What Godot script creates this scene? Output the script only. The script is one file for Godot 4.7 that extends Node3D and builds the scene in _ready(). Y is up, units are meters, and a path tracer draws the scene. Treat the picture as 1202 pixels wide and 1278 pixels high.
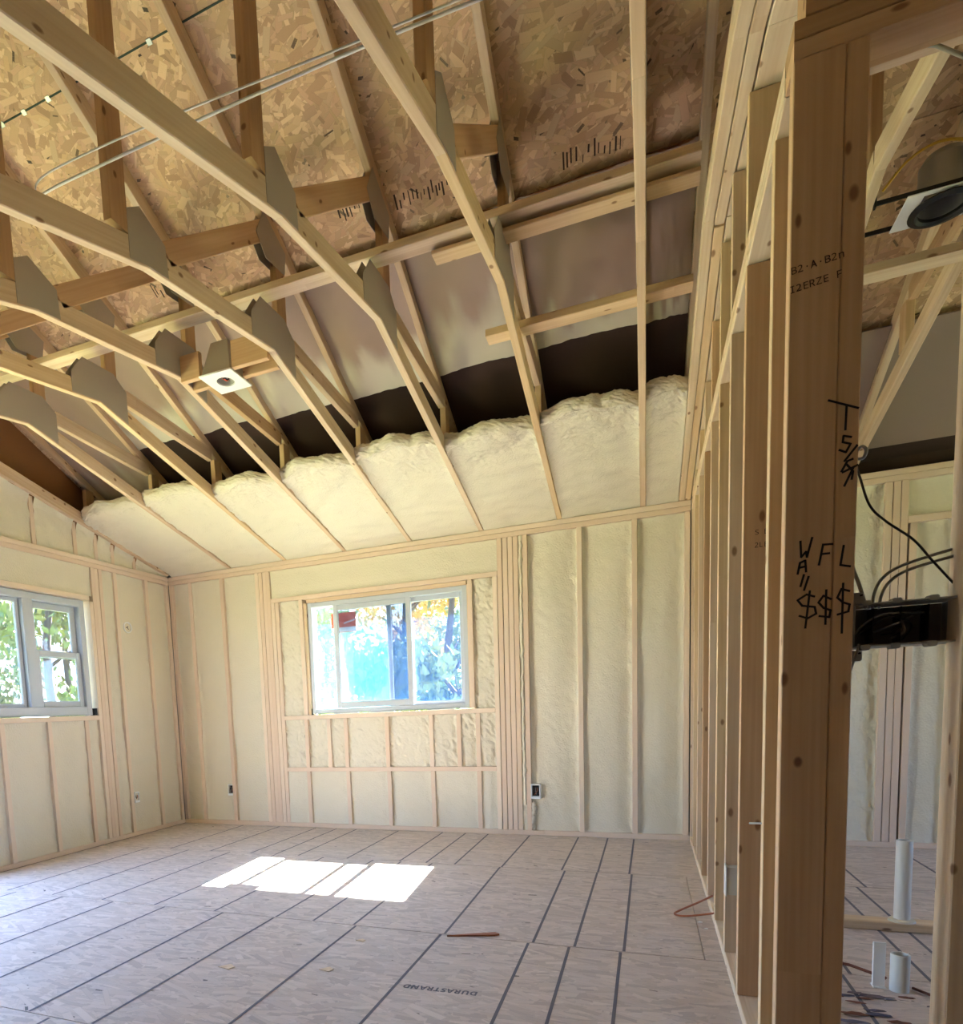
extends Node3D
# A house under construction: framed room with spray foam between the studs, roof trusses overhead.
# x runs along the far wall, y is up, z runs from the far wall towards the viewer.

const EXPOSURE := 17.3
const SKY_ENERGY := 1.0
const SUN_ENERGY := 8.0
const WALL_TOP := 2.467
const LEFT_X := -0.173
const PART_X := 4.517
const PART_W := 0.089
const REAR_Z := 6.92
const RIGHT_X := 9.0

var rng := RandomNumberGenerator.new()
var M := {}
var taken := {}
var wood_mats: Array = []
var dusty: Array = []


# ---------------------------------------------------------------- naming
func numbered(called: String) -> String:
	if not taken.has(called):
		taken[called] = 0
		return called
	taken[called] += 1
	return "%s_%03d" % [called, taken[called]]


func thing(called: String, label: String, category: String, group := "", kind := "", at := Vector3.ZERO) -> Node3D:
	var o := Node3D.new()
	o.name = numbered(called)
	o.position = at
	add_child(o)
	o.set_meta("label", label)
	o.set_meta("category", category)
	if group != "":
		o.set_meta("group", group)
	if kind != "":
		o.set_meta("kind", kind)
	return o


func part(parent: Node3D, called: String, mesh: Mesh, mat: Material, xf := Transform3D.IDENTITY) -> MeshInstance3D:
	var i := MeshInstance3D.new()
	i.mesh = mesh
	i.material_override = mat
	i.transform = xf
	var n := 0
	for c in parent.get_children():
		if String(c.name) == called or String(c.name).begins_with(called + "_0") or String(c.name).begins_with(called + "_1"):
			n += 1
	i.name = called if n == 0 else "%s_%03d" % [called, n]
	parent.add_child(i, true)
	return i


# ---------------------------------------------------------------- shapes
func prism_mesh(w: float, h: float, l: float, c := 0.003, uv_off := Vector2.ZERO) -> ArrayMesh:
	# a bar with chamfered long edges, along z, centred
	var st := SurfaceTool.new()
	st.begin(Mesh.PRIMITIVE_TRIANGLES)
	c = minf(c, minf(w, h) * 0.3)
	var x := w / 2.0
	var y := h / 2.0
	var p := [Vector2(x, -y + c), Vector2(x, y - c), Vector2(x - c, y), Vector2(-x + c, y), Vector2(-x, y - c), Vector2(-x, -y + c), Vector2(-x + c, -y), Vector2(x - c, -y)]
	var run := 0.0
	for k in 8:
		var a: Vector2 = p[k]
		var b: Vector2 = p[(k + 1) % 8]
		var e := b - a
		var n := Vector3(e.y, -e.x, 0).normalized()
		var u0 := run * 2.0 + uv_off.x
		run += e.length()
		var u1 := run * 2.0 + uv_off.x
		var v0 := uv_off.y
		var v1 := uv_off.y + l / 2.0
		var q := [[a, -l / 2.0, u0, v0], [b, l / 2.0, u1, v1], [b, -l / 2.0, u1, v0], [a, -l / 2.0, u0, v0], [a, l / 2.0, u0, v1], [b, l / 2.0, u1, v1]]
		for t in q:
			st.set_normal(n)
			st.set_uv(Vector2(t[2], t[3]))
			st.add_vertex(Vector3(t[0].x, t[0].y, t[1]))
	for s in [-1.0, 1.0]:
		for k in range(1, 7):
			var tri: Array = [p[0], p[k], p[k + 1]] if s < 0 else [p[0], p[k + 1], p[k]]
			for t in tri:
				st.set_normal(Vector3(0, 0, s))
				st.set_uv(Vector2(t.x * 2.0 + uv_off.x, t.y * 0.5 + uv_off.y))
				st.add_vertex(Vector3(t.x, t.y, s * l / 2.0))
	return st.commit()


func lum(parent: Node3D, called: String, a: Vector3, b: Vector3, w: float, h: float, mat: Material = null, up := Vector3.UP, c := 0.003) -> MeshInstance3D:
	# a piece of lumber from a to b; h is measured along up, w across
	var d := b - a
	var l := d.length()
	d /= l
	var side := d.cross(up).normalized()
	var u2 := side.cross(d)
	if mat == null:
		mat = wood_mats[rng.randi() % wood_mats.size()]
	var mesh := prism_mesh(w, h, l, c, Vector2(rng.randf(), rng.randf()))
	return part(parent, called, mesh, mat, Transform3D(Basis(side, u2, -d), (a + b) / 2.0))


func box(parent: Node3D, called: String, lo: Vector3, hi: Vector3, mat: Material, c := 0.002) -> MeshInstance3D:
	var s := hi - lo
	var m := (lo + hi) / 2.0
	# the long axis carries the grain
	if s.y >= s.x and s.y >= s.z:
		return lum(parent, called, Vector3(m.x, lo.y, m.z), Vector3(m.x, hi.y, m.z), s.x, s.z, mat, Vector3(0, 0, 1), c)
	if s.x >= s.z:
		return lum(parent, called, Vector3(lo.x, m.y, m.z), Vector3(hi.x, m.y, m.z), s.z, s.y, mat, Vector3.UP, c)
	return lum(parent, called, Vector3(m.x, m.y, lo.z), Vector3(m.x, m.y, hi.z), s.x, s.y, mat, Vector3.UP, c)


func extrude(pts: PackedVector2Array, depth: float) -> ArrayMesh:
	# an outline in x,y given depth along z, centred on z
	var st := SurfaceTool.new()
	st.begin(Mesh.PRIMITIVE_TRIANGLES)
	if Geometry2D.is_polygon_clockwise(pts):
		pts.reverse()
	var idx := Geometry2D.triangulate_polygon(pts)
	for s in [1.0, -1.0]:
		st.set_normal(Vector3(0, 0, s))
		for k in range(0, idx.size(), 3):
			var tri := [idx[k], idx[k + 1], idx[k + 2]]
			var area := (pts[tri[1]] - pts[tri[0]]).cross(pts[tri[2]] - pts[tri[0]])
			if (area > 0) == (s > 0):
				tri.reverse()
			for t in tri:
				st.set_normal(Vector3(0, 0, s))
				st.set_uv(pts[t])
				st.add_vertex(Vector3(pts[t].x, pts[t].y, s * depth / 2.0))
	for k in pts.size():
		var a := pts[k]
		var b := pts[(k + 1) % pts.size()]
		var e := b - a
		var n := Vector3(e.y, -e.x, 0).normalized()
		for q in [[a, -1], [b, 1], [b, -1], [a, -1], [a, 1], [b, 1]]:
			st.set_normal(n)
			st.set_uv(Vector2(q[0].x + q[0].y, q[1] * depth))
			st.add_vertex(Vector3(q[0].x, q[0].y, q[1] * depth / 2.0))
	return st.commit()


func smooth(curve: Array, steps := 8) -> Array:
	var out: Array = []
	for k in range(curve.size() - 1):
		var p0: Vector3 = curve[maxi(k - 1, 0)]
		var p1: Vector3 = curve[k]
		var p2: Vector3 = curve[k + 1]
		var p3: Vector3 = curve[mini(k + 2, curve.size() - 1)]
		for j in steps:
			out.append(p1.cubic_interpolate(p2, p0, p3, float(j) / steps))
	out.append(curve[-1])
	return out


func facing(m: ArrayMesh) -> ArrayMesh:
	# turn every triangle so that its front agrees with its normals
	var arr := m.surface_get_arrays(0)
	var vs: PackedVector3Array = arr[Mesh.ARRAY_VERTEX]
	var ns: PackedVector3Array = arr[Mesh.ARRAY_NORMAL]
	var idx := PackedInt32Array()
	if arr[Mesh.ARRAY_INDEX] != null:
		idx = arr[Mesh.ARRAY_INDEX]
	if idx.is_empty():
		for k in vs.size():
			idx.append(k)
	for k in range(0, idx.size(), 3):
		var a := idx[k]
		var b := idx[k + 1]
		var c := idx[k + 2]
		var g := (vs[b] - vs[a]).cross(vs[c] - vs[a])
		if g.dot(ns[a] + ns[b] + ns[c]) > 0:
			idx[k + 1] = c
			idx[k + 2] = b
	arr[Mesh.ARRAY_INDEX] = idx
	var out := ArrayMesh.new()
	out.add_surface_from_arrays(Mesh.PRIMITIVE_TRIANGLES, arr)
	return out


func tube_mesh(path: Array, r: float, sides := 10, radii: Array = []) -> ArrayMesh:
	var st := SurfaceTool.new()
	st.begin(Mesh.PRIMITIVE_TRIANGLES)
	var prev := Vector3.ZERO
	for k in path.size():
		var d: Vector3 = (path[mini(k + 1, path.size() - 1)] - path[maxi(k - 1, 0)]).normalized()
		var s := d.cross(Vector3.UP if absf(d.y) < 0.9 else Vector3.RIGHT).normalized() if prev == Vector3.ZERO else (prev - d * prev.dot(d)).normalized()
		prev = s
		var t := d.cross(s)
		var rr: float = r if radii.is_empty() else radii[k]
		for j in sides + 1:
			var an := TAU * j / sides
			var n := s * cos(an) + t * sin(an)
			st.set_normal(n)
			st.set_uv(Vector2(float(j) / sides, k * 0.2))
			st.add_vertex(path[k] + n * rr)
	for k in path.size() - 1:
		for j in sides:
			var a := k * (sides + 1) + j
			var b := a + sides + 1
			for q in [a, a + 1, b, b, a + 1, b + 1]:
				st.add_index(q)
	# end caps
	for e in [0, path.size() - 1]:
		var base: int = e * (sides + 1)
		for j in range(1, sides - 1):
			for q in ([base, base + j, base + j + 1] if e > 0 else [base, base + j + 1, base + j]):
				st.add_index(q)
	return facing(st.commit())


func tube(parent: Node3D, called: String, path: Array, r: float, mat: Material, sides := 10, radii: Array = []) -> MeshInstance3D:
	return part(parent, called, tube_mesh(path, r, sides, radii), mat)


func lathe_mesh(profile: Array, sides := 32) -> ArrayMesh:
	# profile of Vector2(radius, y); each band keeps its own normals
	var st := SurfaceTool.new()
	st.begin(Mesh.PRIMITIVE_TRIANGLES)
	for k in profile.size() - 1:
		var a: Vector2 = profile[k]
		var b: Vector2 = profile[k + 1]
		var e := b - a
		for j in sides:
			var t0 := TAU * j / sides
			var t1 := TAU * (j + 1) / sides
			for q in [[a, t0], [b, t0], [b, t1], [a, t0], [b, t1], [a, t1]]:
				var n := Vector3(e.y * cos(q[1]), -e.x, e.y * sin(q[1])).normalized()
				st.set_normal(n)
				st.set_uv(Vector2(q[1] / TAU, q[0].y))
				st.add_vertex(Vector3(q[0].x * cos(q[1]), q[0].y, q[0].x * sin(q[1])))
	return facing(st.commit())


func grid_mesh(nu: int, nv: int, at: Callable, uv_scale := Vector2.ONE, colour = null) -> ArrayMesh:
	# smooth sheet; at(u, v) with u, v in 0..1
	var st := SurfaceTool.new()
	st.begin(Mesh.PRIMITIVE_TRIANGLES)
	st.set_smooth_group(0)
	for j in nv + 1:
		for i in nu + 1:
			var u := float(i) / nu
			var v := float(j) / nv
			st.set_uv(Vector2(u, v) * uv_scale)
			if colour != null:
				st.set_color(colour.call(u, v))
			st.add_vertex(at.call(u, v))
	for j in nv:
		for i in nu:
			var a := j * (nu + 1) + i
			var b := a + nu + 1
			for q in [a, b, a + 1, a + 1, b, b + 1]:
				st.add_index(q)
	st.generate_normals()
	return st.commit()


var lump := FastNoiseLite.new()
var fine := FastNoiseLite.new()
var grit := FastNoiseLite.new()


func foam(parent: Node3D, o: Vector3, u: Vector3, v: Vector3, n: Vector3, rough := 0.35, recess := 0.03) -> MeshInstance3D:
	# sprayed foam that fills a stud bay: o is a corner, u across, v up, n towards the room
	var lu := u.length()
	var lv := v.length()
	var cell := 0.011 if rough > 0.6 else 0.02
	var nu := clampi(int(lu / cell), 6, 34)
	var nv := clampi(int(lv / cell / 1.2), 6, 120)
	var off := Vector3(rng.randf() * 50, rng.randf() * 50, rng.randf() * 50)
	var belly := rng.randf_range(-0.5, 0.5)
	var at := func(a: float, b: float) -> Vector3:
		var q := Vector3(a * lu, b * lv, 0) + off
		var ed := minf(minf(a, 1 - a) * lu, minf(b, 1 - b) * lv)
		var climb := 0.5 * exp(-ed / 0.02)
		var d := -recess * (1.0 - climb * 0.6)
		d += 0.016 * lump.get_noise_3d(q.x * 1.0, q.y * 0.5, q.z) + 0.008 * sin(PI * a + belly)
		var r := rough * (0.5 + 1.1 * maxf(0.0, lump.get_noise_3d(q.x * 0.7 + 9, q.y * 0.7, q.z)) + 0.9 * exp(-minf(a, 1 - a) * lu / 0.04))
		d += 0.012 * r * fine.get_noise_3d(q.x * 1.0, q.y * 1.0, q.z)
		if rough > 0.6:
			d += 0.008 * r * grit.get_noise_3d(q.x, q.y * 0.8, q.z)
		d -= 0.012 * exp(-pow((minf(a, 1 - a) * lu - 0.012) / 0.012, 2)) * (0.5 + lump.get_noise_2d(q.y * 3, q.x))
		return o + u * a + v * b + n * d
	return part(parent, "foam", grid_mesh(nu, nv, at, Vector2(lu, lv)), M.foam)


# ---------------------------------------------------------------- materials
func flat(c: Color, rough := 0.6, metal := 0.0) -> StandardMaterial3D:
	var m := StandardMaterial3D.new()
	m.albedo_color = c
	m.roughness = rough
	m.metallic = metal
	return m


func wood_image(w: int, h: int, knots: int) -> Image:
	var g := FastNoiseLite.new()
	g.seed = 11
	g.frequency = 1.0
	g.fractal_octaves = 3
	var im := Image.create(w, h, true, Image.FORMAT_RGB8)
	var ks: Array = []
	for k in knots:
		ks.append([rng.randf() * w, rng.randf() * h, rng.randf_range(2, 4.5), rng.randf_range(4, 8)])
	for y in h:
		for x in w:
			var s := g.get_noise_2d(x * 0.12, y * 0.0022 + sin(x * 0.013) * 0.3)
			var s2 := g.get_noise_2d(x * 0.018 + 70, y * 0.0016)
			var t := 0.5 + 0.32 * s + 0.4 * s2
			var c := Color(0.89, 0.825, 0.725).lerp(Color(0.785, 0.685, 0.565), clampf(t, 0, 1))
			im.set_pixel(x, y, c)
	for k in ks:
		var R := int(k[3]) + 6
		for dy in range(-R, R + 1):
			for dx in range(-R, R + 1):
				var e := sqrt(pow(dx / k[2], 2) + pow(dy / k[3], 2))
				if e < 1.5:
					var px := posmod(int(k[0]) + dx, w)
					var py := posmod(int(k[1]) + dy, h)
					var c := im.get_pixel(px, py)
					im.set_pixel(px, py, c.lerp(Color(0.45, 0.31, 0.21), clampf(1.5 - e, 0, 0.7)))
	im.generate_mipmaps()
	return im


func osb_image(n: int, flakes: int, base: Color, tones: Array, dark_share: float, grain_dir: float, spread: float, length: Vector2, width: Vector2) -> Image:
	var im := Image.create(n, n, false, Image.FORMAT_RGB8)
	im.fill(base)
	var data := im.get_data()
	for f in flakes:
		var cx := rng.randf() * n
		var cy := rng.randf() * n
		var an := grain_dir + rng.randfn(0.0, spread)
		var l := rng.randf_range(length.x, length.y)
		var w := rng.randf_range(width.x, width.y)
		var c: Color = tones[rng.randi() % tones.size()]
		c = base.lerp(c, 0.9)
		c = c.lightened(rng.randf() * 0.08) if rng.randf() < 0.5 else c.darkened(rng.randf() * 0.09)
		if rng.randf() < dark_share:
			c = c.darkened(rng.randf_range(0.3, 0.6))
			l *= 0.55
			w *= 0.45
		var ca := cos(an)
		var sa := sin(an)
		var skew := rng.randf_range(-0.5, 0.5)
		var nl := int(l / 0.8)
		var nw := int(w / 0.8)
		for j in nw:
			var q := (j / float(nw) - 0.5) * w
			var shade := 0.96 + 0.06 * absf(sin(j * 1.3 + f))
			if j == 0 or j == nw - 1:
				shade *= 0.92
			var r := clampi(int(c.r * shade * 255), 0, 255)
			var g := clampi(int(c.g * shade * 255), 0, 255)
			var b := clampi(int(c.b * shade * 255), 0, 255)
			for i in nl:
				var p := (i / float(nl) - 0.5) * l + skew * q
				var x := posmod(int(cx + p * ca - q * sa), n)
				var y := posmod(int(cy + p * sa + q * ca), n)
				var k := (y * n + x) * 3
				data[k] = r
				data[k + 1] = g
				data[k + 2] = b
	im = Image.create_from_data(n, n, false, Image.FORMAT_RGB8, data)
	im.generate_mipmaps()
	return im


func make_materials() -> void:
	var wood := ImageTexture.create_from_image(wood_image(256, 1024, 16))
	for tint in [Color(1.0, 0.99, 0.97), Color(0.98, 0.95, 0.92), Color(1.0, 0.96, 0.88), Color(0.96, 0.93, 0.91), Color(0.96, 0.89, 0.80)]:
		var m := flat(tint, 0.72)
		m.albedo_texture = wood
		wood_mats.append(m)
	M.pale = wood_mats[0]
	M.wood = wood_mats[1]
	M.tan = wood_mats[2]
	for c in [Color(0.875, 0.80, 0.71), Color(0.86, 0.775, 0.685), Color(0.89, 0.82, 0.73), Color(0.85, 0.76, 0.665)]:
		dusty.append(flat(c, 0.75))
	M.amber = flat(Color(0.95, 0.865, 0.78), 0.7)
	M.amber.albedo_texture = wood
	M.old = flat(Color(0.84, 0.75, 0.65), 0.75)
	M.old.albedo_texture = wood

	var osb := osb_image(1024, 4200, Color(0.80, 0.69, 0.555), [Color(0.87, 0.765, 0.625), Color(0.81, 0.695, 0.565), Color(0.92, 0.83, 0.69), Color(0.76, 0.635, 0.515), Color(0.84, 0.71, 0.59), Color(0.85, 0.74, 0.585)], 0.035, 0.3, 0.75, Vector2(30, 85), Vector2(8, 30))
	M.osb = flat(Color(1.0, 0.98, 0.955), 0.75)
	M.osb.albedo_texture = ImageTexture.create_from_image(osb)
	var sub := osb_image(1024, 3600, Color(0.80, 0.745, 0.705), [Color(0.815, 0.755, 0.71), Color(0.795, 0.74, 0.70), Color(0.83, 0.775, 0.735), Color(0.80, 0.74, 0.70), Color(0.78, 0.725, 0.69)], 0.012, 0.0, 0.35, Vector2(30, 110), Vector2(6, 24))
	M.subfloor = flat(Color(1, 1, 1), 0.55)
	M.subfloor.albedo_texture = ImageTexture.create_from_image(sub)

	var fn := FastNoiseLite.new()
	fn.seed = 5
	fn.noise_type = FastNoiseLite.TYPE_SIMPLEX
	fn.frequency = 0.03
	fn.fractal_octaves = 4
	var bump := fn.get_seamless_image(512, 512)
	bump.convert(Image.FORMAT_RGB8)
	bump.bump_map_to_normal_map(5.0)
	bump.generate_mipmaps()
	M.foam = flat(Color(0.85, 0.82, 0.735), 0.62)
	M.foam.normal_enabled = true
	M.foam.normal_texture = ImageTexture.create_from_image(bump)
	M.foam.normal_scale = 0.55
	M.foam.uv1_scale = Vector3(3.2, 3.2, 1)

	M.brown_plain = flat(Color(0.58, 0.51, 0.46), 0.5)
	M.baffle = flat(Color(1, 1, 1), 0.5)
	M.baffle.vertex_color_use_as_albedo = true
	M.dark_backing = flat(Color(0.20, 0.17, 0.15), 0.9)
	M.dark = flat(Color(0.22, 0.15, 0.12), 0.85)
	M.plate = flat(Color(0.66, 0.62, 0.57), 0.5, 0.15)
	M.steel = flat(Color(0.62, 0.62, 0.62), 0.35, 0.8)
	M.black = flat(Color(0.03, 0.03, 0.03), 0.5)
	M.shade = flat(Color(0.42, 0.39, 0.37), 0.7)
	M.ink = flat(Color(0.045, 0.04, 0.05), 0.7)
	M.stamp = flat(Color(0.24, 0.17, 0.13), 0.8)
	M.line = flat(Color(0.42, 0.41, 0.44), 0.8)
	M.vinyl = flat(Color(0.74, 0.77, 0.80), 0.35)
	M.pvc = flat(Color(0.83, 0.83, 0.80), 0.35)
	M.white = flat(Color(0.92, 0.93, 0.93), 0.4)
	M.grey = flat(Color(0.60, 0.60, 0.58), 0.5)
	M.cable = flat(Color(0.84, 0.83, 0.82), 0.45)
	M.grey_cable = flat(Color(0.52, 0.50, 0.47), 0.5)
	M.black_cable = flat(Color(0.10, 0.07, 0.07), 0.45)
	M.yellow = flat(Color(0.78, 0.62, 0.20), 0.45)
	M.copper = flat(Color(0.62, 0.36, 0.22), 0.5)
	M.rust = flat(Color(0.42, 0.22, 0.14), 0.6)
	M.card = flat(Color(0.62, 0.44, 0.27), 0.8)
	M.green = flat(Color(0.20, 0.27, 0.22), 0.7)
	M.red = flat(Color(0.95, 0.36, 0.18), 0.5)
	M.red.backlight = Color(1.0, 0.45, 0.25)
	M.outer = flat(Color(0.5, 0.5, 0.48), 0.9)
	M.glass = flat(Color(0.22, 0.36, 0.52, 0.42), 0.02)  # blue tint added to dim and haze the daylight view
	M.glass.transparency = BaseMaterial3D.TRANSPARENCY_ALPHA
	M.screen = flat(Color(0.42, 0.78, 0.84, 0.2), 0.3)
	M.screen.transparency = BaseMaterial3D.TRANSPARENCY_ALPHA
	M.soil = flat(Color(0.34, 0.36, 0.22), 0.95)
	M.bark = flat(Color(0.30, 0.25, 0.21), 0.9)
	M.leaf = flat(Color(1, 1, 1), 0.6)
	M.leaf.vertex_color_use_as_albedo = true
	M.leaf.backlight = Color(0.5, 0.6, 0.35)
	M.leaf.cull_mode = BaseMaterial3D.CULL_DISABLED


# ---------------------------------------------------------------- start
func _ready() -> void:
	rng.seed = 20240611
	lump.seed = 3
	lump.frequency = 2.2
	lump.fractal_octaves = 2
	fine.seed = 8
	fine.frequency = 14.0
	fine.fractal_octaves = 3
	grit.seed = 21
	grit.frequency = 38.0
	grit.fractal_octaves = 2

	var cam := Camera3D.new()
	cam.name = "camera"
	cam.transform = Transform3D(Basis(Vector3(0.923009, -0.042234, -0.382453), Vector3(0.00095, 0.994205, -0.107498), Vector3(0.384777, 0.098858, 0.9177)), Vector3(4.2140, 1.0699, 5.2281))
	cam.projection = Camera3D.PROJECTION_FRUSTUM
	cam.near = 0.05
	cam.far = 200.0
	cam.size = 0.05 * 1278.0 / 796.7
	cam.frustum_offset = Vector2((601.0 - 474.03) * 0.05 / 796.7, (965.59 - 639.0) * 0.05 / 796.7)
	add_child(cam)
	cam.current = true

	var env := Environment.new()
	var sky := Sky.new()
	var sm := ProceduralSkyMaterial.new()
	sm.sky_top_color = Color(0.52, 0.69, 0.95)
	sm.sky_horizon_color = Color(0.84, 0.91, 0.96)
	sm.sky_curve = 0.15
	sm.ground_bottom_color = Color(0.35, 0.36, 0.30)
	sm.ground_horizon_color = Color(0.62, 0.66, 0.62)
	sky.sky_material = sm
	env.background_mode = Environment.BG_SKY
	env.sky = sky
	env.background_energy_multiplier = SKY_ENERGY
	env.tonemap_mode = Environment.TONE_MAPPER_LINEAR
	env.tonemap_exposure = EXPOSURE
	env.sdfgi_enabled = true
	env.ssao_enabled = true
	env.ssil_enabled = true
	var we := WorldEnvironment.new()
	we.name = "world_environment"
	we.environment = env
	add_child(we)

	var sun := DirectionalLight3D.new()
	sun.name = "sun"
	sun.light_color = Color(1.0, 0.98, 0.95)
	sun.light_energy = SUN_ENERGY
	sun.light_angular_distance = 0.5
	sun.shadow_enabled = true
	add_child(sun)
	sun.look_at_from_position(Vector3.ZERO, Vector3(0.10, -1.0, 1.12), Vector3.UP)

	make_materials()
	build_floor()
	build_back_wall()
	build_left_wall()
	build_other_walls()
	build_roof()
	build_trusses()
	build_partition()
	build_windows()
	build_braces()
	build_electrics()
	build_plumbing()
	build_litter()
	build_outdoors()
	settle()


func settle() -> void:
	# put every loose thing's own origin at its base
	for o in get_children():
		if not (o is Node3D) or o is Light3D or o is Camera3D or not o.has_meta("category") or o.has_meta("kind") or o.position != Vector3.ZERO:
			continue
		var all := AABB()
		var first := true
		for c in o.get_children():
			if c is MeshInstance3D:
				var b: AABB = c.transform * c.mesh.get_aabb()
				all = b if first else all.merge(b)
				first = false
		if first:
			continue
		var base := Vector3(all.get_center().x, all.position.y, all.get_center().z)
		o.position = base
		for c in o.get_children():
			c.position -= base


# ---------------------------------------------------------------- floor
func build_floor() -> void:
	var f := thing("floor", "weathered strand board subfloor with dark joint lines running to the far wall", "floor", "", "structure")
	box(f, "joist_deck", Vector3(-0.35, -0.3, -0.2), Vector3(RIGHT_X + 0.15, -0.021, 7.1), M.dark_backing)
	var rows := [-0.13, 1.095, 2.412, 3.631, 4.85, 6.069, 6.95]
	var first := [0.895, -0.438, 0.872, 0.2, 1.1, -0.1]
	for r in rows.size() - 1:
		var x: float = first[r] - 2.438
		while x < RIGHT_X:
			var a := maxf(x, -0.17)
			var b := minf(x + 2.435, RIGHT_X)
			if b - a > 0.05:
				var l := prism_mesh(b - a, 0.0205, rows[r + 1] - rows[r] - (0.009 if r == 1 else 0.005), 0.0015)
				var st := SurfaceTool.new()
				st.create_from(l, 0)
				# lay the strand pattern out in metres over the sheet
				var arr := l.surface_get_arrays(0)
				var vs: PackedVector3Array = arr[Mesh.ARRAY_VERTEX]
				var uv := PackedVector2Array()
				var o := Vector2(rng.randf(), rng.randf())
				for q in vs:
					uv.append(Vector2(q.x / 1.5, q.z / 1.5) + o)
				arr[Mesh.ARRAY_TEX_UV] = uv
				var am := ArrayMesh.new()
				am.add_surface_from_arrays(Mesh.PRIMITIVE_TRIANGLES, arr)
				part(f, "subfloor_sheet", am, M.subfloor, Transform3D(Basis.IDENTITY, Vector3((a + b) / 2, -0.01025 + rng.randf_range(-0.0004, 0.0004), (rows[r] + rows[r + 1]) / 2)))
			x += 2.438
	# printed joist lines, row by row
	var runs := [
		[0.03, 1.09, [0.56, 0.97, 1.36, 1.58, 1.78, 2.19, 2.60, 2.80, 3.0, 3.333, 3.717, 3.937, 4.124, 4.95, 5.32, 5.76]],
		[1.10, 2.405, [0.35, 0.76, 1.17, 1.58, 2.00, 2.40, 2.62, 2.85, 3.325, 3.74, 3.928, 4.13, 4.93, 5.17, 5.28, 5.62]],
		[2.42, 3.625, [0.45, 0.86, 1.27, 1.66, 2.07, 2.39, 2.87, 3.31, 3.73, 3.905, 4.112, 4.9, 5.27, 5.6]],
		[3.64, 4.84, [1.0, 1.6, 2.2, 2.8, 3.3, 3.72, 4.1, 4.9]]]
	for r in runs:
		for x in r[2]:
			var j := rng.randf_range(-0.006, 0.006)
			lum(f, "printed_line", Vector3(x - j, 0.0006, r[0]), Vector3(x + j, 0.0006, r[1]), 0.012, 0.0006, M.line, Vector3.UP, 0.0001)
	# brand print, upside down as seen from here
	var t := TextMesh.new()
	t.text = "DURASTRAND"
	var font := SystemFont.new()
	font.font_names = PackedStringArray(["Droid Sans"])
	font.font_weight = 700
	font.font_italic = true
	t.font = font
	t.font_size = 32
	t.pixel_size = 0.0014
	t.depth = 0.0006
	part(f, "brand_print", t, M.line, Transform3D(Basis(Vector3(-1, 0, 0.05).normalized(), Vector3(0.0, 0, 1), Vector3(0, 1, 0)), Vector3(3.488, 0.0008, 2.995)))


# ---------------------------------------------------------------- walls
func stud(w: Node3D, x: float, y0: float, y1: float, z1 := 0.0, mat: Material = null, wd := 0.038, called := "stud") -> void:
	box(w, called, Vector3(x - wd / 2, y0, z1 - 0.135), Vector3(x + wd / 2, y1, z1), mat if mat else dusty[rng.randi() % 4], 0.002)


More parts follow.
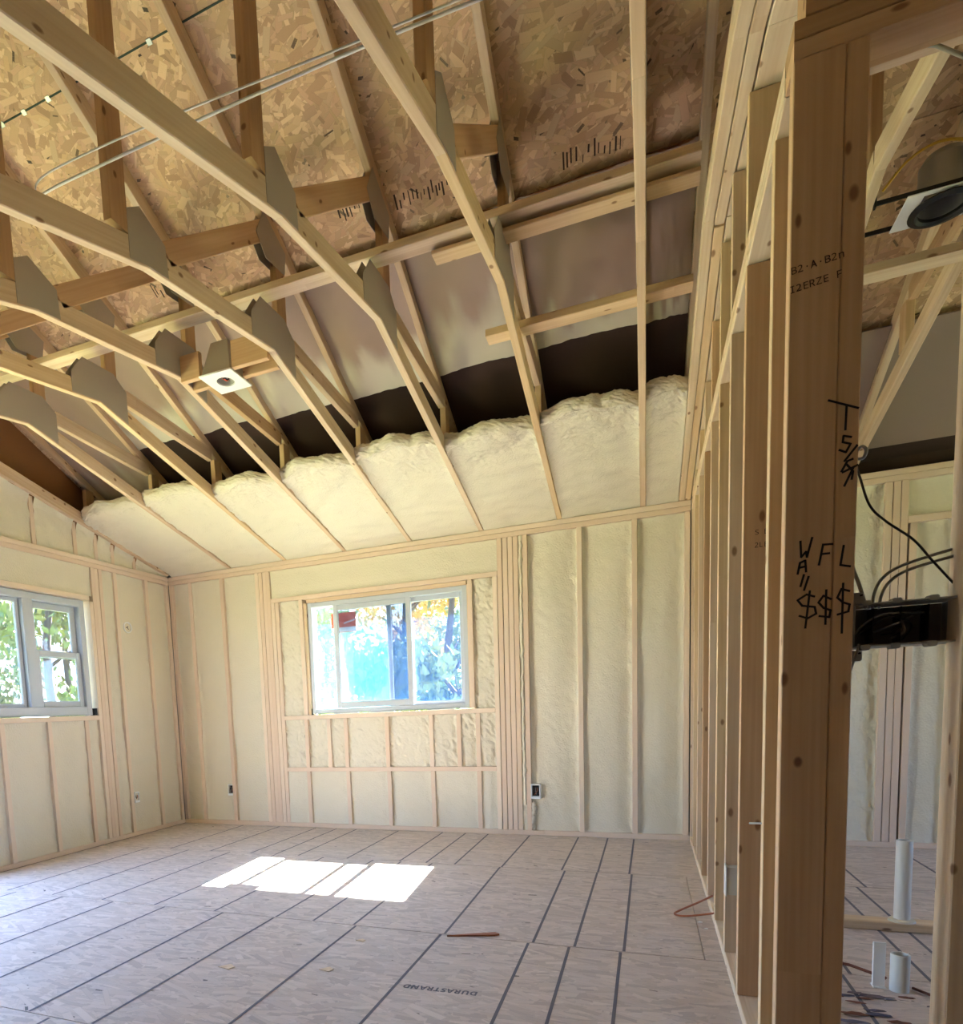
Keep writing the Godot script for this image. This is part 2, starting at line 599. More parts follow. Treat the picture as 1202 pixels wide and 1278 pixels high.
func build_back_wall() -> void:
	var w := thing("wall_back", "far framed wall with cream spray foam between pale studs around the sliding window", "wall", "", "structure")
	# sheathing outside, round the window opening
	for s in [[-0.33, -0.3, 1.35, 2.75], [2.86, -0.3, RIGHT_X + 0.15, 2.75], [1.35, -0.3, 2.86, 1.045], [1.35, 2.08, 2.86, 2.75]]:
		box(w, "sheathing", Vector3(s[0], s[1], -0.152), Vector3(s[2], s[3], -0.138), M.outer)
	var P := M.wood as Material
	# plates
	for y in [2.391, 2.43]:
		lum(w, "top_plate", Vector3(LEFT_X, y + 0.019, -0.0675), Vector3(PART_X - 0.004, y + 0.019, -0.0675), 0.135 + (0.004 if y > 2.4 else 0.0), 0.0375, dusty[3] if y < 2.4 else dusty[0])
		lum(w, "top_plate", Vector3(PART_X + PART_W + 0.004, y + 0.019, -0.0675), Vector3(RIGHT_X, y + 0.019, -0.0675), 0.135, 0.0375, dusty[1])
	lum(w, "bottom_plate", Vector3(LEFT_X, 0.019, -0.0675), Vector3(3.45, 0.019, -0.0675), 0.137, 0.038, dusty[3])
	lum(w, "bottom_plate", Vector3(3.452, 0.019, -0.0675), Vector3(RIGHT_X, 0.019, -0.0675), 0.137, 0.038, dusty[1])
	var lo := 0.039
	var hi := 2.390
	# full height studs
	for s in [[-0.15, 0.0], [0.075, -0.012], [0.455, 0.0], [0.855, 0.0], [0.932, -0.010], [0.975, 0.0], [3.135, 0.0], [3.178, -0.003], [3.221, 0.001], [3.262, -0.002], [3.335, 0.0], [3.746, 0.0], [4.138, 0.0], [4.49, 0.0]]:
		stud(w, s[0], lo, hi, s[1])
	stud(w, 0.8935, lo, hi, -0.004, dusty[3])
	# window trimmers up to the header
	stud(w, 1.016, lo, 2.100, 0.001, dusty[0])
	stud(w, 1.056, lo, 2.100, -0.003)
	stud(w, 3.092, lo, 2.100, 0.0)
	# header: flat bottom ply and deep beam behind the foam
	box(w, "header", Vector3(0.997, 2.101, -0.135), Vector3(3.114, 2.139, 0.001), dusty[1])
	box(w, "header_beam", Vector3(0.997, 2.14, -0.135), Vector3(3.114, 2.389, -0.06), M.wood)
	foam(w, Vector3(0.998, 2.141, 0), Vector3(2.115, 0, 0), Vector3(0, 0.248, 0), Vector3(0, 0, 1), 0.4, 0.02)
	# window jamb studs, sill, blocking
	stud(w, 1.307, 1.053, 2.100, 0.0)
	stud(w, 2.885, 1.053, 2.100, 0.0, dusty[1])
	box(w, "rough_sill", Vector3(1.076, 1.012, -0.135), Vector3(3.072, 1.051, 0.0), dusty[0])
	box(w, "blocking", Vector3(1.076, 0.528, -0.135), Vector3(3.072, 0.566, -0.001), dusty[1])
	var up := [1.30, 1.533, 1.705, 2.107, 2.515, 2.76, 2.925]
	for x in up:
		stud(w, x, 0.567, 1.011, -0.002, null, 0.038, "cripple_stud")
	var down := [1.30, 1.708, 2.111, 2.518, 2.925]
	for x in down:
		stud(w, x, lo, 0.527, -0.002, null, 0.038, "cripple_stud")
	# foam bays
	var bays := [[-0.13, 0.055, lo, hi, 0.2, 0.045], [0.095, 0.435, lo, hi, 0.12, 0.04], [0.475, 0.835, lo, hi, 0.12, 0.04], [3.355, 3.726, lo, hi, 0.5, 0.042], [3.766, 4.118, lo, hi, 0.4, 0.042], [4.158, 4.47, lo, hi, 0.5, 0.04],
		[1.076, 1.287, 1.052, 2.099, 0.9, 0.03], [2.905, 3.072, 1.052, 2.099, 1.1, 0.03]]
	var ux := [1.076] + up + [3.091]
	for k in ux.size() - 1:
		bays.append([ux[k] + 0.02 * (0 if k == 0 else 1), ux[k + 1] - 0.02, 0.567, 1.011, 0.9, 0.026])
	var dx := [1.076] + down + [3.091]
	for k in dx.size() - 1:
		bays.append([dx[k] + 0.02 * (0 if k == 0 else 1), dx[k + 1] - 0.02, lo, 0.527, 0.35, 0.024])
	# beyond the partition
	for x in [5.28, 5.665, 5.708, 5.75]:
		stud(w, x, lo, hi, 0.0)
	box(w, "header", Vector3(5.77, 2.12, -0.135), Vector3(7.3, 2.165, 0.0), dusty[1])
	for x in [5.80, 6.02, 6.42, 6.82, 7.22]:
		stud(w, x, lo, 2.119, 0.0)
	stud(w, 7.34, lo, hi, 0.0)
	bays.append([3.281, 3.316, lo, hi, 0.6, 0.02])
	bays.append([4.63, 5.26, lo, hi, 0.5, 0.035])
	bays.append([5.30, 5.645, lo, hi, 0.8, 0.03])
	bays.append([5.82, 6.0, lo, 2.119, 0.5, 0.03])
	bays.append([6.04, 6.40, lo, 2.119, 0.5, 0.03])
	bays.append([6.44, 6.80, lo, 2.119, 0.5, 0.03])
	bays.append([6.84, 7.20, lo, 2.119, 0.5, 0.03])
	bays.append([5.772, 7.3, 2.166, hi, 0.5, 0.025])
	bays.append([7.36, RIGHT_X, lo, hi, 0.4, 0.03])
	for b in bays:
		foam(w, Vector3(b[0], b[2], 0), Vector3(b[1] - b[0], 0, 0), Vector3(0, b[3] - b[2], 0), Vector3(0, 0, 1), b[4], b[5])
	# foam that oozed between the stud pack and the next stud
	var drip: Array = []
	var rad: Array = []
	for k in 60:
		drip.append(Vector3(3.301 + 0.012 * lump.get_noise_2d(k * 0.4, 1.0), 0.25 + k * 0.0355, -0.004 + 0.008 * lump.get_noise_2d(k * 0.5, 9.0)))
		rad.append(0.008 + 0.007 * absf(lump.get_noise_2d(k * 0.31, 4.0)) * 2.0)
	tube(w, "foam_ooze", drip, 0.01, M.foam, 8, rad)
	drip = []
	rad = []
	for k in 16:
		drip.append(Vector3(3.362 + 0.02 * lump.get_noise_2d(k * 0.5, 3.0), 0.05 + k * 0.0145, -0.022 + 0.01 * lump.get_noise_2d(k * 0.6, 7.0)))
		rad.append(0.016 + 0.02 * absf(lump.get_noise_2d(k * 0.45, 12.0)))
	tube(w, "foam_ooze", drip, 0.01, M.foam, 8, rad)


func zstud(w: Node3D, z: float, y0: float, y1: float, x1 := LEFT_X, mat: Material = null, called := "stud") -> void:
	box(w, called, Vector3(x1 - 0.135, y0, z - 0.019), Vector3(x1, y1, z + 0.019), mat if mat else dusty[rng.randi() % 4], 0.002)


func build_left_wall() -> void:
	var w := thing("wall_left", "left framed wall with cream spray foam below and beside the double hung window", "wall", "", "structure")
	# sheathing with the window opening and, further along, an unseen opening added for daylight
	var xo := LEFT_X - 0.152
	for s in [[-0.15, 1.02, -0.3, 2.47], [1.02, 2.24, -0.3, 1.13], [1.02, 2.24, 2.13, 2.47], [2.24, 2.38, -0.3, 2.47], [2.38, 4.2, 2.32, 2.47], [4.2, 7.05, -0.3, 2.47]]:
		box(w, "sheathing", Vector3(xo, s[2], s[0]), Vector3(xo + 0.014, s[3], s[1]), M.outer)
	var gable := PackedVector2Array([Vector2(-0.15, 2.47), Vector2(7.05, 2.47), Vector2(7.05, 2.60), Vector2(3.4, 4.33), Vector2(-0.15, 2.60)])
	part(w, "gable_sheathing", extrude(gable, 0.014), M.card, Transform3D(Basis(Vector3(0, 0, 1), Vector3.UP, Vector3(-1, 0, 0)), Vector3(xo + 0.007, 0, 0)))
	var lo := 0.039
	var hi := 2.390
	for y in [2.391, 2.43]:
		lum(w, "top_plate", Vector3(LEFT_X - 0.0675, y + 0.019, 0.002), Vector3(LEFT_X - 0.0675, y + 0.019, REAR_Z), 0.135, 0.0375, dusty[1] if y < 2.4 else dusty[0])
	lum(w, "bottom_plate", Vector3(LEFT_X - 0.0675, 0.019, 0.002), Vector3(LEFT_X - 0.0675, 0.019, 2.36), 0.137, 0.038, dusty[1])
	for z in [0.021, 0.31, 0.70, 0.87, 0.912, 0.953]:
		zstud(w, z, lo, hi, LEFT_X - (0.004 if z == 0.912 else 0.0))
	zstud(w, 0.994, lo, 2.10)
	for z in [2.25, 2.292, 2.334, 4.23, 4.27, 4.6, 5.0, 5.4, 5.8, 6.2, 6.6, 6.87]:
		zstud(w, z, lo, hi)
	box(w, "header", Vector3(LEFT_X - 0.135, 2.105, 1.014), Vector3(LEFT_X + 0.001, 2.145, 2.23), dusty[2])
	box(w, "header", Vector3(LEFT_X - 0.135, 2.31, 2.36), Vector3(LEFT_X, 2.35, 4.20), dusty[2])
	box(w, "rough_sill", Vector3(LEFT_X - 0.135, 1.088, 1.014), Vector3(LEFT_X + 0.001, 1.128, 2.23), dusty[0])
	for z in [1.15, 1.52, 1.93]:
		zstud(w, z, lo, 1.087, LEFT_X - 0.001, null, "cripple_stud")
	var fb := [[0.041, 0.29, lo, hi, 0.25, 0.035], [0.33, 0.68, lo, hi, 0.12, 0.035], [0.72, 0.85, lo, hi, 0.3, 0.03], [1.014, 1.13, lo, 1.087, 0.4, 0.03], [1.17, 1.50, lo, 1.087, 0.3, 0.035], [1.54, 1.91, lo, 1.087, 0.3, 0.035], [1.95, 2.23, lo, 1.087, 0.3, 0.035], [0.974, 2.23, 2.146, hi, 0.3, 0.022], [2.36, 4.2, 2.351, hi, 0.3, 0.022]]
	for b in fb:
		foam(w, Vector3(LEFT_X, b[2], b[1]), Vector3(0, 0, b[0] - b[1]), Vector3(0, b[3] - b[2], 0), Vector3(1, 0, 0), b[4], b[5])
	# gable framing above the plate: studs and foam under the sloping chord
	var last := 0.02
	var zs := [0.44, 0.70, 0.885, 1.105, 1.50, 1.90, 2.3, 2.7, 3.1, 3.5]
	for z in zs:
		var top := chord_y(z) - 0.004
		box(w, "gable_stud", Vector3(LEFT_X - 0.10, 2.469, z - 0.019), Vector3(LEFT_X - 0.008, top, z + 0.019), dusty[rng.randi() % 4])
		var za: float = last
		var zb: float = z - 0.02
		var ya := chord_y(za) + 0.006
		var yb := chord_y(zb) + 0.006
		var off := rng.randf() * 40
		var at := func(a: float, b: float) -> Vector3:
			var zz := lerpf(zb, za, a)
			var yt := minf(lerpf(yb, ya, a), lerpf(yb, ya, a))
			var d := -0.035 + 0.02 * exp(-minf(a, 1 - a) * (zb - za) / 0.02) + 0.034 * exp(-(1 - b) * (yt - 2.468) / 0.03) + 0.014 * lump.get_noise_2d(zz * 2 + off, b) + 0.006 * fine.get_noise_2d(zz + off, b * (yt - 2.468))
			return Vector3(LEFT_X + d, lerpf(2.468, yt, b), zz)
		part(w, "foam", grid_mesh(14, 10, at, Vector2(zb - za, ya - 2.468)), M.foam)
		last = z + 0.02


func build_other_walls() -> void:
	var r := thing("wall_rear", "closed framed wall behind the viewer", "wall", "", "structure")
	box(r, "sheathing", Vector3(-0.33, -0.3, REAR_Z + 0.02), Vector3(RIGHT_X + 0.15, 2.62, REAR_Z + 0.04), M.dark_backing)  # unseen sheathing, darkened to cut light bounced towards the post
	for k in 22:
		box(r, "stud", Vector3(0.02 + k * 0.41, 0.0, REAR_Z - 0.1), Vector3(0.058 + k * 0.41, 2.46, REAR_Z + 0.018), M.wood)
	var g := thing("wall_far_right", "framed end wall beyond the partition with an unseen opening added for daylight", "wall", "", "structure")
	for s in [[-0.15, 0.9, -0.3, 2.47], [0.9, 2.5, -0.3, 0.95], [0.9, 2.5, 2.1, 2.47], [2.5, 7.05, -0.3, 2.47]]:  # unseen opening added to bring daylight into the right room
		box(g, "sheathing", Vector3(RIGHT_X + 0.12, s[2], s[0]), Vector3(RIGHT_X + 0.134, s[3], s[1]), M.card)
	var gable := PackedVector2Array([Vector2(-0.15, 2.47), Vector2(7.05, 2.47), Vector2(7.05, 2.60), Vector2(3.4, 4.33), Vector2(-0.15, 2.60)])
	part(g, "gable_sheathing", extrude(gable, 0.014), M.card, Transform3D(Basis(Vector3(0, 0, 1), Vector3.UP, Vector3(-1, 0, 0)), Vector3(RIGHT_X + 0.127, 0, 0)))
	for k in 17:
		if k < 2 or k > 5:
			box(g, "stud", Vector3(RIGHT_X, 0.0, 0.05 + k * 0.41), Vector3(RIGHT_X + 0.119, 2.46, 0.088 + k * 0.41), M.wood)


# ---------------------------------------------------------------- roof
func chord_y(z: float) -> float:
	# lower edge of a truss's bottom chord
	if z < 2.1:
		return WALL_TOP + 0.518 * z / 2.1
	if z < 3.05:
		return lerpf(2.985, 2.845, (z - 2.1) / 0.95)
	return lerpf(2.845, 2.50, clampf((z - 3.05) / 1.15, 0, 1))


const DECK := 2.65
const BAFFLE := 2.605


func slope_panel(c: Node3D, called: String, x0: float, x1: float, z0: float, z1: float, y0: float, th: float, mat: Material, far := false) -> void:
	# a sheet on the roof slope; y0 is the height of its underside at z = 0
	var a := Vector3((x0 + x1) / 2, y0 + 0.5 * z0, z0)
	var b := Vector3((x0 + x1) / 2, y0 + 0.5 * z1, z1)
	if far:
		a.z = 6.8 - a.z
		b.z = 6.8 - b.z
	var d := (b - a).normalized()
	var up := Vector3.RIGHT.cross(d).normalized()
	if up.y < 0:
		up = -up
	var l := (b - a).length()
	var m := prism_mesh(x1 - x0, th, l, 0.001)
	var arr := m.surface_get_arrays(0)
	var vs: PackedVector3Array = arr[Mesh.ARRAY_VERTEX]
	var uv := PackedVector2Array()
	var o := Vector2(rng.randf(), rng.randf())
	for q in vs:
		uv.append(Vector2(q.x / 1.25, q.z / 1.25) + o)
	arr[Mesh.ARRAY_TEX_UV] = uv
	var am := ArrayMesh.new()
	am.add_surface_from_arrays(Mesh.PRIMITIVE_TRIANGLES, arr)
	var side := d.cross(up).normalized()
	part(c, called, am, mat, Transform3D(Basis(side, up, -d), (a + b) / 2 + up * th / 2))


func truss_xs() -> Array:
	return [0.555, 1.164, 1.774, 2.383, 2.993, 3.603, 4.197]


func build_roof() -> void:
	var c := thing("ceiling", "underside of the roof: strand board deck, brown vent baffles and spray foam at the eave", "ceiling", "", "structure")
	# deck sheets with open joints
	var rows := [[-0.6, 0.53, 1.3], [0.53, 1.60, 0.1], [1.60, 2.72, 1.15], [2.72, 3.40, -0.1]]
	for r in rows:
		var x: float = r[2] - 2.44
		while x < RIGHT_X + 0.2:
			var a := maxf(x, -0.45)
			var b := minf(x + 2.436, RIGHT_X + 0.25)
			if b > a + 0.05:
				slope_panel(c, "roof_sheet", a, b, r[0], r[1] - 0.004, DECK, 0.012, M.osb)
			x += 2.44
	slope_panel(c, "roof_sheet", -0.45, RIGHT_X + 0.25, -0.6, 3.4, DECK, 0.012, M.osb, true)
	# roofing over the joints keeps the daylight out
	slope_panel(c, "roofing", -0.5, RIGHT_X + 0.3, -0.65, 3.42, DECK + 0.016, 0.02, M.outer)
	slope_panel(c, "roofing", -0.5, RIGHT_X + 0.3, -0.65, 3.42, DECK + 0.016, 0.02, M.outer, true)
	# eave blocking
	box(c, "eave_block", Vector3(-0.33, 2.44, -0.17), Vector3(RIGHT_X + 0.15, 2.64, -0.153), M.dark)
	# bays at the eave of the main room
	var xs := [LEFT_X + 0.039] + truss_xs() + [4.43]
	for k in xs.size() - 1:
		var a: float = xs[k] + (0.0 if k == 0 else 0.020)
		var b: float = xs[k + 1] - (0.0 if k == xs.size() - 2 else 0.020)
		eave_bay(c, a, b, k)
	# the bays beyond the partition have baffles but no foam yet
	var rx := [4.62, 5.02, 5.45, 6.06, 6.67]
	for k in rx.size() - 1:
		var a: float = rx[k] + 0.02
		var b: float = rx[k + 1] - 0.02
		slope_panel(c, "vent_baffle", a, b, 0.03, 0.80, BAFFLE - 0.012, 0.010, M.brown_plain)
		slope_panel(c, "eave_board", a, b, -0.13, 0.03, BAFFLE + 0.02, 0.006, M.dark)  # dark sheets painted as the unlit void under the baffle
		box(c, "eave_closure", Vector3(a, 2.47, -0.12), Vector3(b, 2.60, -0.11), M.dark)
	# metal clips in the deck joint
	for x in [1.30, 1.45, 1.61, 2.22]:
		lum(c, "panel_clip", Vector3(x - 0.012, DECK + 0.5 * 2.718 - 0.002, 2.718), Vector3(x + 0.012, DECK + 0.5 * 2.718 - 0.002, 2.718), 0.022, 0.004, M.steel, Vector3(0, 1, -0.5).normalized(), 0.001)
	lum(c, "joint_spline", Vector3(1.0, DECK + 1.3597, 2.7185), Vector3(2.97, DECK + 1.3597, 2.7185), 0.007, 0.006, M.green, Vector3(0, 1, -0.5).normalized(), 0.001)
	# grade stamps printed on the deck
	for s in [[3.05, 3.34, 1.93], [2.75, 2.93, 1.97], [3.86, 4.12, 1.86], [1.5, 1.7, 1.92]]:
		var x: float = s[0]
		while x < s[1]:
			var z: float = s[2] + rng.randf_range(-0.015, 0.015)
			var y := DECK + 0.5 * z - 0.0008
			var l := rng.randf_range(0.01, 0.035)
			lum(c, "grade_stamp", Vector3(x, y - 0.5 * l, z - l), Vector3(x + 0.004, y + 0.5 * l, z + l), rng.randf_range(0.004, 0.010), 0.0006, M.stamp, Vector3(0, 1, -0.5).normalized(), 0.0001)
			x += rng.randf_range(0.014, 0.028)


func eave_bay(c: Node3D, x0: float, x1: float, k: int) -> void:
	var off := k * 7.3
	var lip := 1.055 + 0.03 * sin(k * 2.1)
	# spray foam: up the slope between the chords, over a rounded lip, and back into the eave
	var at := func(a: float, b: float) -> Vector3:
		var x := lerpf(x0, x1, a)
		var ed := minf(a, 1 - a) * (x1 - x0)
		var arch := 0.05 * (sin(PI * clampf(a, 0, 1)) - 0.6) + 0.03 * lump.get_noise_2d(x * 2.0, off)
		var L := lip + arch
		var s := b * 1.55
		var p: Vector2
		var n: Vector2
		if s <= 1.0:
			var z := -0.02 + s * (L + 0.024)
			p = Vector2(z, WALL_TOP + 0.012 * smoothstep(0.0, 0.1, s) + 0.2467 * z)
			n = Vector2(0.24, -0.97)
		elif s < 1.25:
			var t := (s - 1.0) / 0.25 * PI * 0.75
			var r := 0.055
			var base := Vector2(0.004 + L, WALL_TOP + 0.012 + 0.2467 * L)
			p = base + Vector2(sin(t) * r, (1 - cos(t)) * r) + Vector2(0, 0.25 * sin(t) * r)
			n = Vector2(sin(t) * 0.9 + 0.1, -cos(t))
		else:
			var t := (s - 1.25) / 0.3
			p = Vector2(0.004 + L + 0.039 - t * 0.62, WALL_TOP + 0.012 + 0.2467 * L + 0.104 + 0.02 * sin(t * 3) - t * 0.05)
			n = Vector2(0, 1)
		var rough := 0.10 + 0.75 * smoothstep(0.60, 1.0, s + 0.25 * lump.get_noise_2d(x * 1.5 + off, s)) + 0.5 * exp(-ed / 0.03) * (0.3 + s)
		var bulge := 0.012 * lump.get_noise_3d(x * 1.3, s * 2.0, off) + 0.014 * smoothstep(0.5, 1.0, s) * lump.get_noise_3d(x * 2.0, s * 2.0, off + 5)
		var d := bulge + 0.006 * rough * fine.get_noise_3d(x * 1.1, s * 1.1, off) + 0.009 * rough * grit.get_noise_3d(x, s * 1.2, off)
		d -= 0.022 * (1.0 - exp(-ed / 0.03)) * smoothstep(0.1, 1.0, s) * (1.0 if s < 1.05 else 0.0)
		d -= 0.004
		return Vector3(x, p.y + n.y * d, p.x + n.x * d)
	part(c, "foam", grid_mesh(56 if k < 7 else 24, 170, at, Vector2(x1 - x0, 1.9)), M.foam)
	# vent baffle with overspray along its lower edge
	var z0 := 1.10 + 0.015 * sin(k * 1.3) if k > 0 else 0.22
	var z1 := 1.82
	var spray := [0.55, 0.5, 0.45, 0.5, 0.42, 0.55, 0.25, 0.2][k] as float
	var atb := func(a: float, b: float) -> Vector3:
		var z := lerpf(z0 + 0.02 * sin(a * 3.0), z1, b)
		var sag := 0.012 * sin(PI * a) * (0.5 + lump.get_noise_2d(z * 2, off)) + 0.006 * lump.get_noise_2d(a * 3 + off, z * 3)
		return Vector3(lerpf(x0, x1, a), BAFFLE + 0.5 * z - sag, z)
	var colb := func(a: float, b: float) -> Color:
		var q := b + 0.22 * lump.get_noise_2d(a * 1.6 + off, b * 0.7)
		var t := 1.0 - smoothstep(spray * 0.35, spray, q)
		return Color(0.345, 0.25, 0.19).lerp(Color(0.62, 0.60, 0.47), t * 0.9)
	part(c, "vent_baffle", grid_mesh(20, 28, atb, Vector2.ONE, colb), M.baffle)
	# back of the baffle and a dark sheet painted as the shaded eave void
	slope_panel(c, "baffle_back", x0, x1, z0 + 0.03, z1 - 0.01, BAFFLE + 0.012, 0.008, M.card)
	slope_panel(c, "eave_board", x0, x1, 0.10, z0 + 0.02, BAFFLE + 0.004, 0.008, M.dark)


func gusset(t: Node3D, x: float, pts: Array) -> void:
	for s in [-1.0, 1.0]:
		var p := PackedVector2Array()
		for q in pts:
			p.append(Vector2(-q.x, q.y))
		# outline lies in the plane of the truss: x of the outline runs towards -z
		part(t, "gusset_plate", extrude(p, 0.002), M.plate, Transform3D(Basis(Vector3(0, 0, -1), Vector3.UP, Vector3(1, 0, 0)), Vector3(x + s * 0.0203, 0, 0)))


func bar(t: Node3D, called: String, x: float, a: Vector2, b: Vector2, h := 0.089, mat: Material = null, w := 0.038) -> void:
	# a member in the plane of the truss; a and b are (z, y) on its centre line
	lum(t, called, Vector3(x, a.y, a.x), Vector3(x, b.y, b.x), w, h, mat, Vector3.UP if absf(b.x - a.x) > 0.02 else Vector3(0, 0, 1))


func truss(x: float, label: String, plates := true, w := 0.038, webs := true) -> Node3D:
	var t := thing("roof_truss", label, "truss", "roof trusses of the vaulted ceiling")
	var m: Material = wood_mats[rng.randi() % 4]
	var e := 0.046
	bar(t, "bottom_chord", x, Vector2(-0.1, WALL_TOP - 0.0247 + e + 0.002), Vector2(2.09, 2.983 + e), 0.089, m, w)
	bar(t, "bottom_chord", x, Vector2(2.096, 2.985 + e), Vector2(3.047, 2.846 + e), 0.089, m, w)
	bar(t, "bottom_chord", x, Vector2(3.053, 2.845 + e), Vector2(4.2, 2.50 + e), 0.089, wood_mats[rng.randi() % 4], w)
	bar(t, "bottom_chord", x, Vector2(4.205, 2.50 + e), Vector2(REAR_Z, 2.472 + e), 0.089, m, w)
	var te := 0.0495
	bar(t, "top_chord", x, Vector2(0.02, 2.56 + te), Vector2(3.38, 4.24 + te - 0.002), 0.087, wood_mats[rng.randi() % 4], w)
	bar(t, "top_chord", x, Vector2(3.42, 4.24 + te - 0.002), Vector2(6.78, 2.56 + te), 0.087, m, w)
	if not webs:
		return t
	bar(t, "web", x, Vector2(0.95, 2.795), Vector2(0.95, 3.02), 0.089, M.tan, w)
	bar(t, "web", x, Vector2(1.88, 3.105), Vector2(1.02, 3.045), 0.089, null, w)
	bar(t, "web", x, Vector2(1.995, 3.075), Vector2(1.995, 3.545), 0.089, M.old, w)
	bar(t, "web", x, Vector2(2.93, 2.965), Vector2(2.10, 3.585), 0.089, M.amber, w)
	bar(t, "web", x, Vector2(3.19, 2.91), Vector2(3.19, 4.13), 0.089, M.old, w)
	if plates:
		gusset(t, x, [Vector2(2.1, 2.992), Vector2(2.31, 2.962), Vector2(2.31, 3.075), Vector2(2.22, 3.19), Vector2(1.98, 3.20), Vector2(1.88, 3.13), Vector2(1.88, 2.94)])
		gusset(t, x, [Vector2(3.05, 2.852), Vector2(3.15, 2.824), Vector2(3.15, 3.00), Vector2(3.08, 3.05), Vector2(2.94, 2.99), Vector2(2.93, 2.87)])
		gusset(t, x, [Vector2(2.22, 3.50), Vector2(2.14, 3.645), Vector2(1.93, 3.56), Vector2(1.95, 3.44), Vector2(2.14, 3.42)])
	return t


func build_trusses() -> void:
	var g := thing("gable_truss", "gable truss chord along the top of the left wall's foam", "truss", "roof trusses of the vaulted ceiling")
	var gx := LEFT_X + 0.019
	bar(g, "bottom_chord", gx, Vector2(0.02, WALL_TOP + 0.051), Vector2(2.09, 3.03), 0.089, wood_mats[1])
	bar(g, "bottom_chord", gx, Vector2(2.1, 3.03), Vector2(3.05, 2.892), 0.089, wood_mats[1])
	bar(g, "bottom_chord", gx, Vector2(3.05, 2.892), Vector2(4.2, 2.546), 0.089, wood_mats[1])
	bar(g, "bottom_chord", gx, Vector2(4.205, 2.546), Vector2(REAR_Z, 2.52), 0.089, wood_mats[1])
	bar(g, "top_chord", gx, Vector2(0.02, 2.6095), Vector2(3.38, 4.288), 0.087, wood_mats[2])
	bar(g, "top_chord", gx, Vector2(3.42, 4.288), Vector2(6.78, 2.6095), 0.087, wood_mats[2])
	bar(g, "web", gx, Vector2(0.95, 2.80), Vector2(0.95, 3.02), 0.089, M.old)
	bar(g, "web", gx, Vector2(1.995, 3.08), Vector2(1.995, 3.545), 0.089, M.old)
	bar(g, "web", gx, Vector2(3.19, 2.92), Vector2(3.19, 4.13), 0.089, M.old)
	var names := ["first full timber truss in from the left wall, low at the left edge", "second full timber truss from the left wall, left of the square light", "timber truss holding the left side of the square ceiling light", "timber truss holding the right side of the square ceiling light", "timber truss whose long chord comes out of the photo's top left corner", "timber truss that lands on the wall just right of the sliding window", "timber truss seen edge on, a vertical strip left of the stud partition"]
	var xs := truss_xs()
	for k in xs.size():
		truss(xs[k], names[k])
	# the doubled truss that runs beside the partition
	var t := truss(4.453, "doubled timber truss running along the left face of the stud partition", false, 0.038, false)
	var e := 0.046
	bar(t, "bottom_chord", 4.4935, Vector2(-0.1, WALL_TOP - 0.0247 + e + 0.002), Vector2(2.05, 2.973 + e), 0.089, wood_mats[2])
	bar(t, "bottom_chord", 4.4935, Vector2(2.055, 2.985 + e), Vector2(3.047, 2.846 + e), 0.089, wood_mats[0])
	bar(t, "bottom_chord", 4.4935, Vector2(3.053, 2.845 + e), Vector2(4.2, 2.50 + e), 0.089, wood_mats[1])
	truss(5.02, "timber truss beyond the partition, crossing above the recessed light can", false)
	truss(5.45, "timber truss at the far right of the photo, sloping down behind the corner post")


func build_braces() -> void:
	var b := thing("lateral_brace", "long flat timber brace crossing under all the trusses from left to right", "brace")
	lum(b, "board", Vector3(-0.10, 3.288, 2.137), Vector3(4.42, 3.222, 2.137), 0.089, 0.038, M.pale)
	var s := thing("brace_strip", "thinner timber strip fixed beneath the right half of the long brace", "brace")
	lum(s, "board", Vector3(3.29, 3.189, 2.09), Vector3(4.42, 3.173, 2.09), 0.085, 0.019, wood_mats[2])
	var c := thing("short_brace", "short flat timber brace lying on two chords near the partition, below the long brace", "brace")
	lum(c, "board", Vector3(3.44, 3.010, 1.655), Vector3(4.42, 3.010, 1.655), 0.089, 0.038, M.tan)
	var d := thing("lateral_brace", "flat timber brace beyond the partition, passing below the recessed light can", "brace")
	lum(d, "board", Vector3(4.63, 2.854, 1.655), Vector3(6.6, 2.854, 1.655), 0.089, 0.038, M.pale)


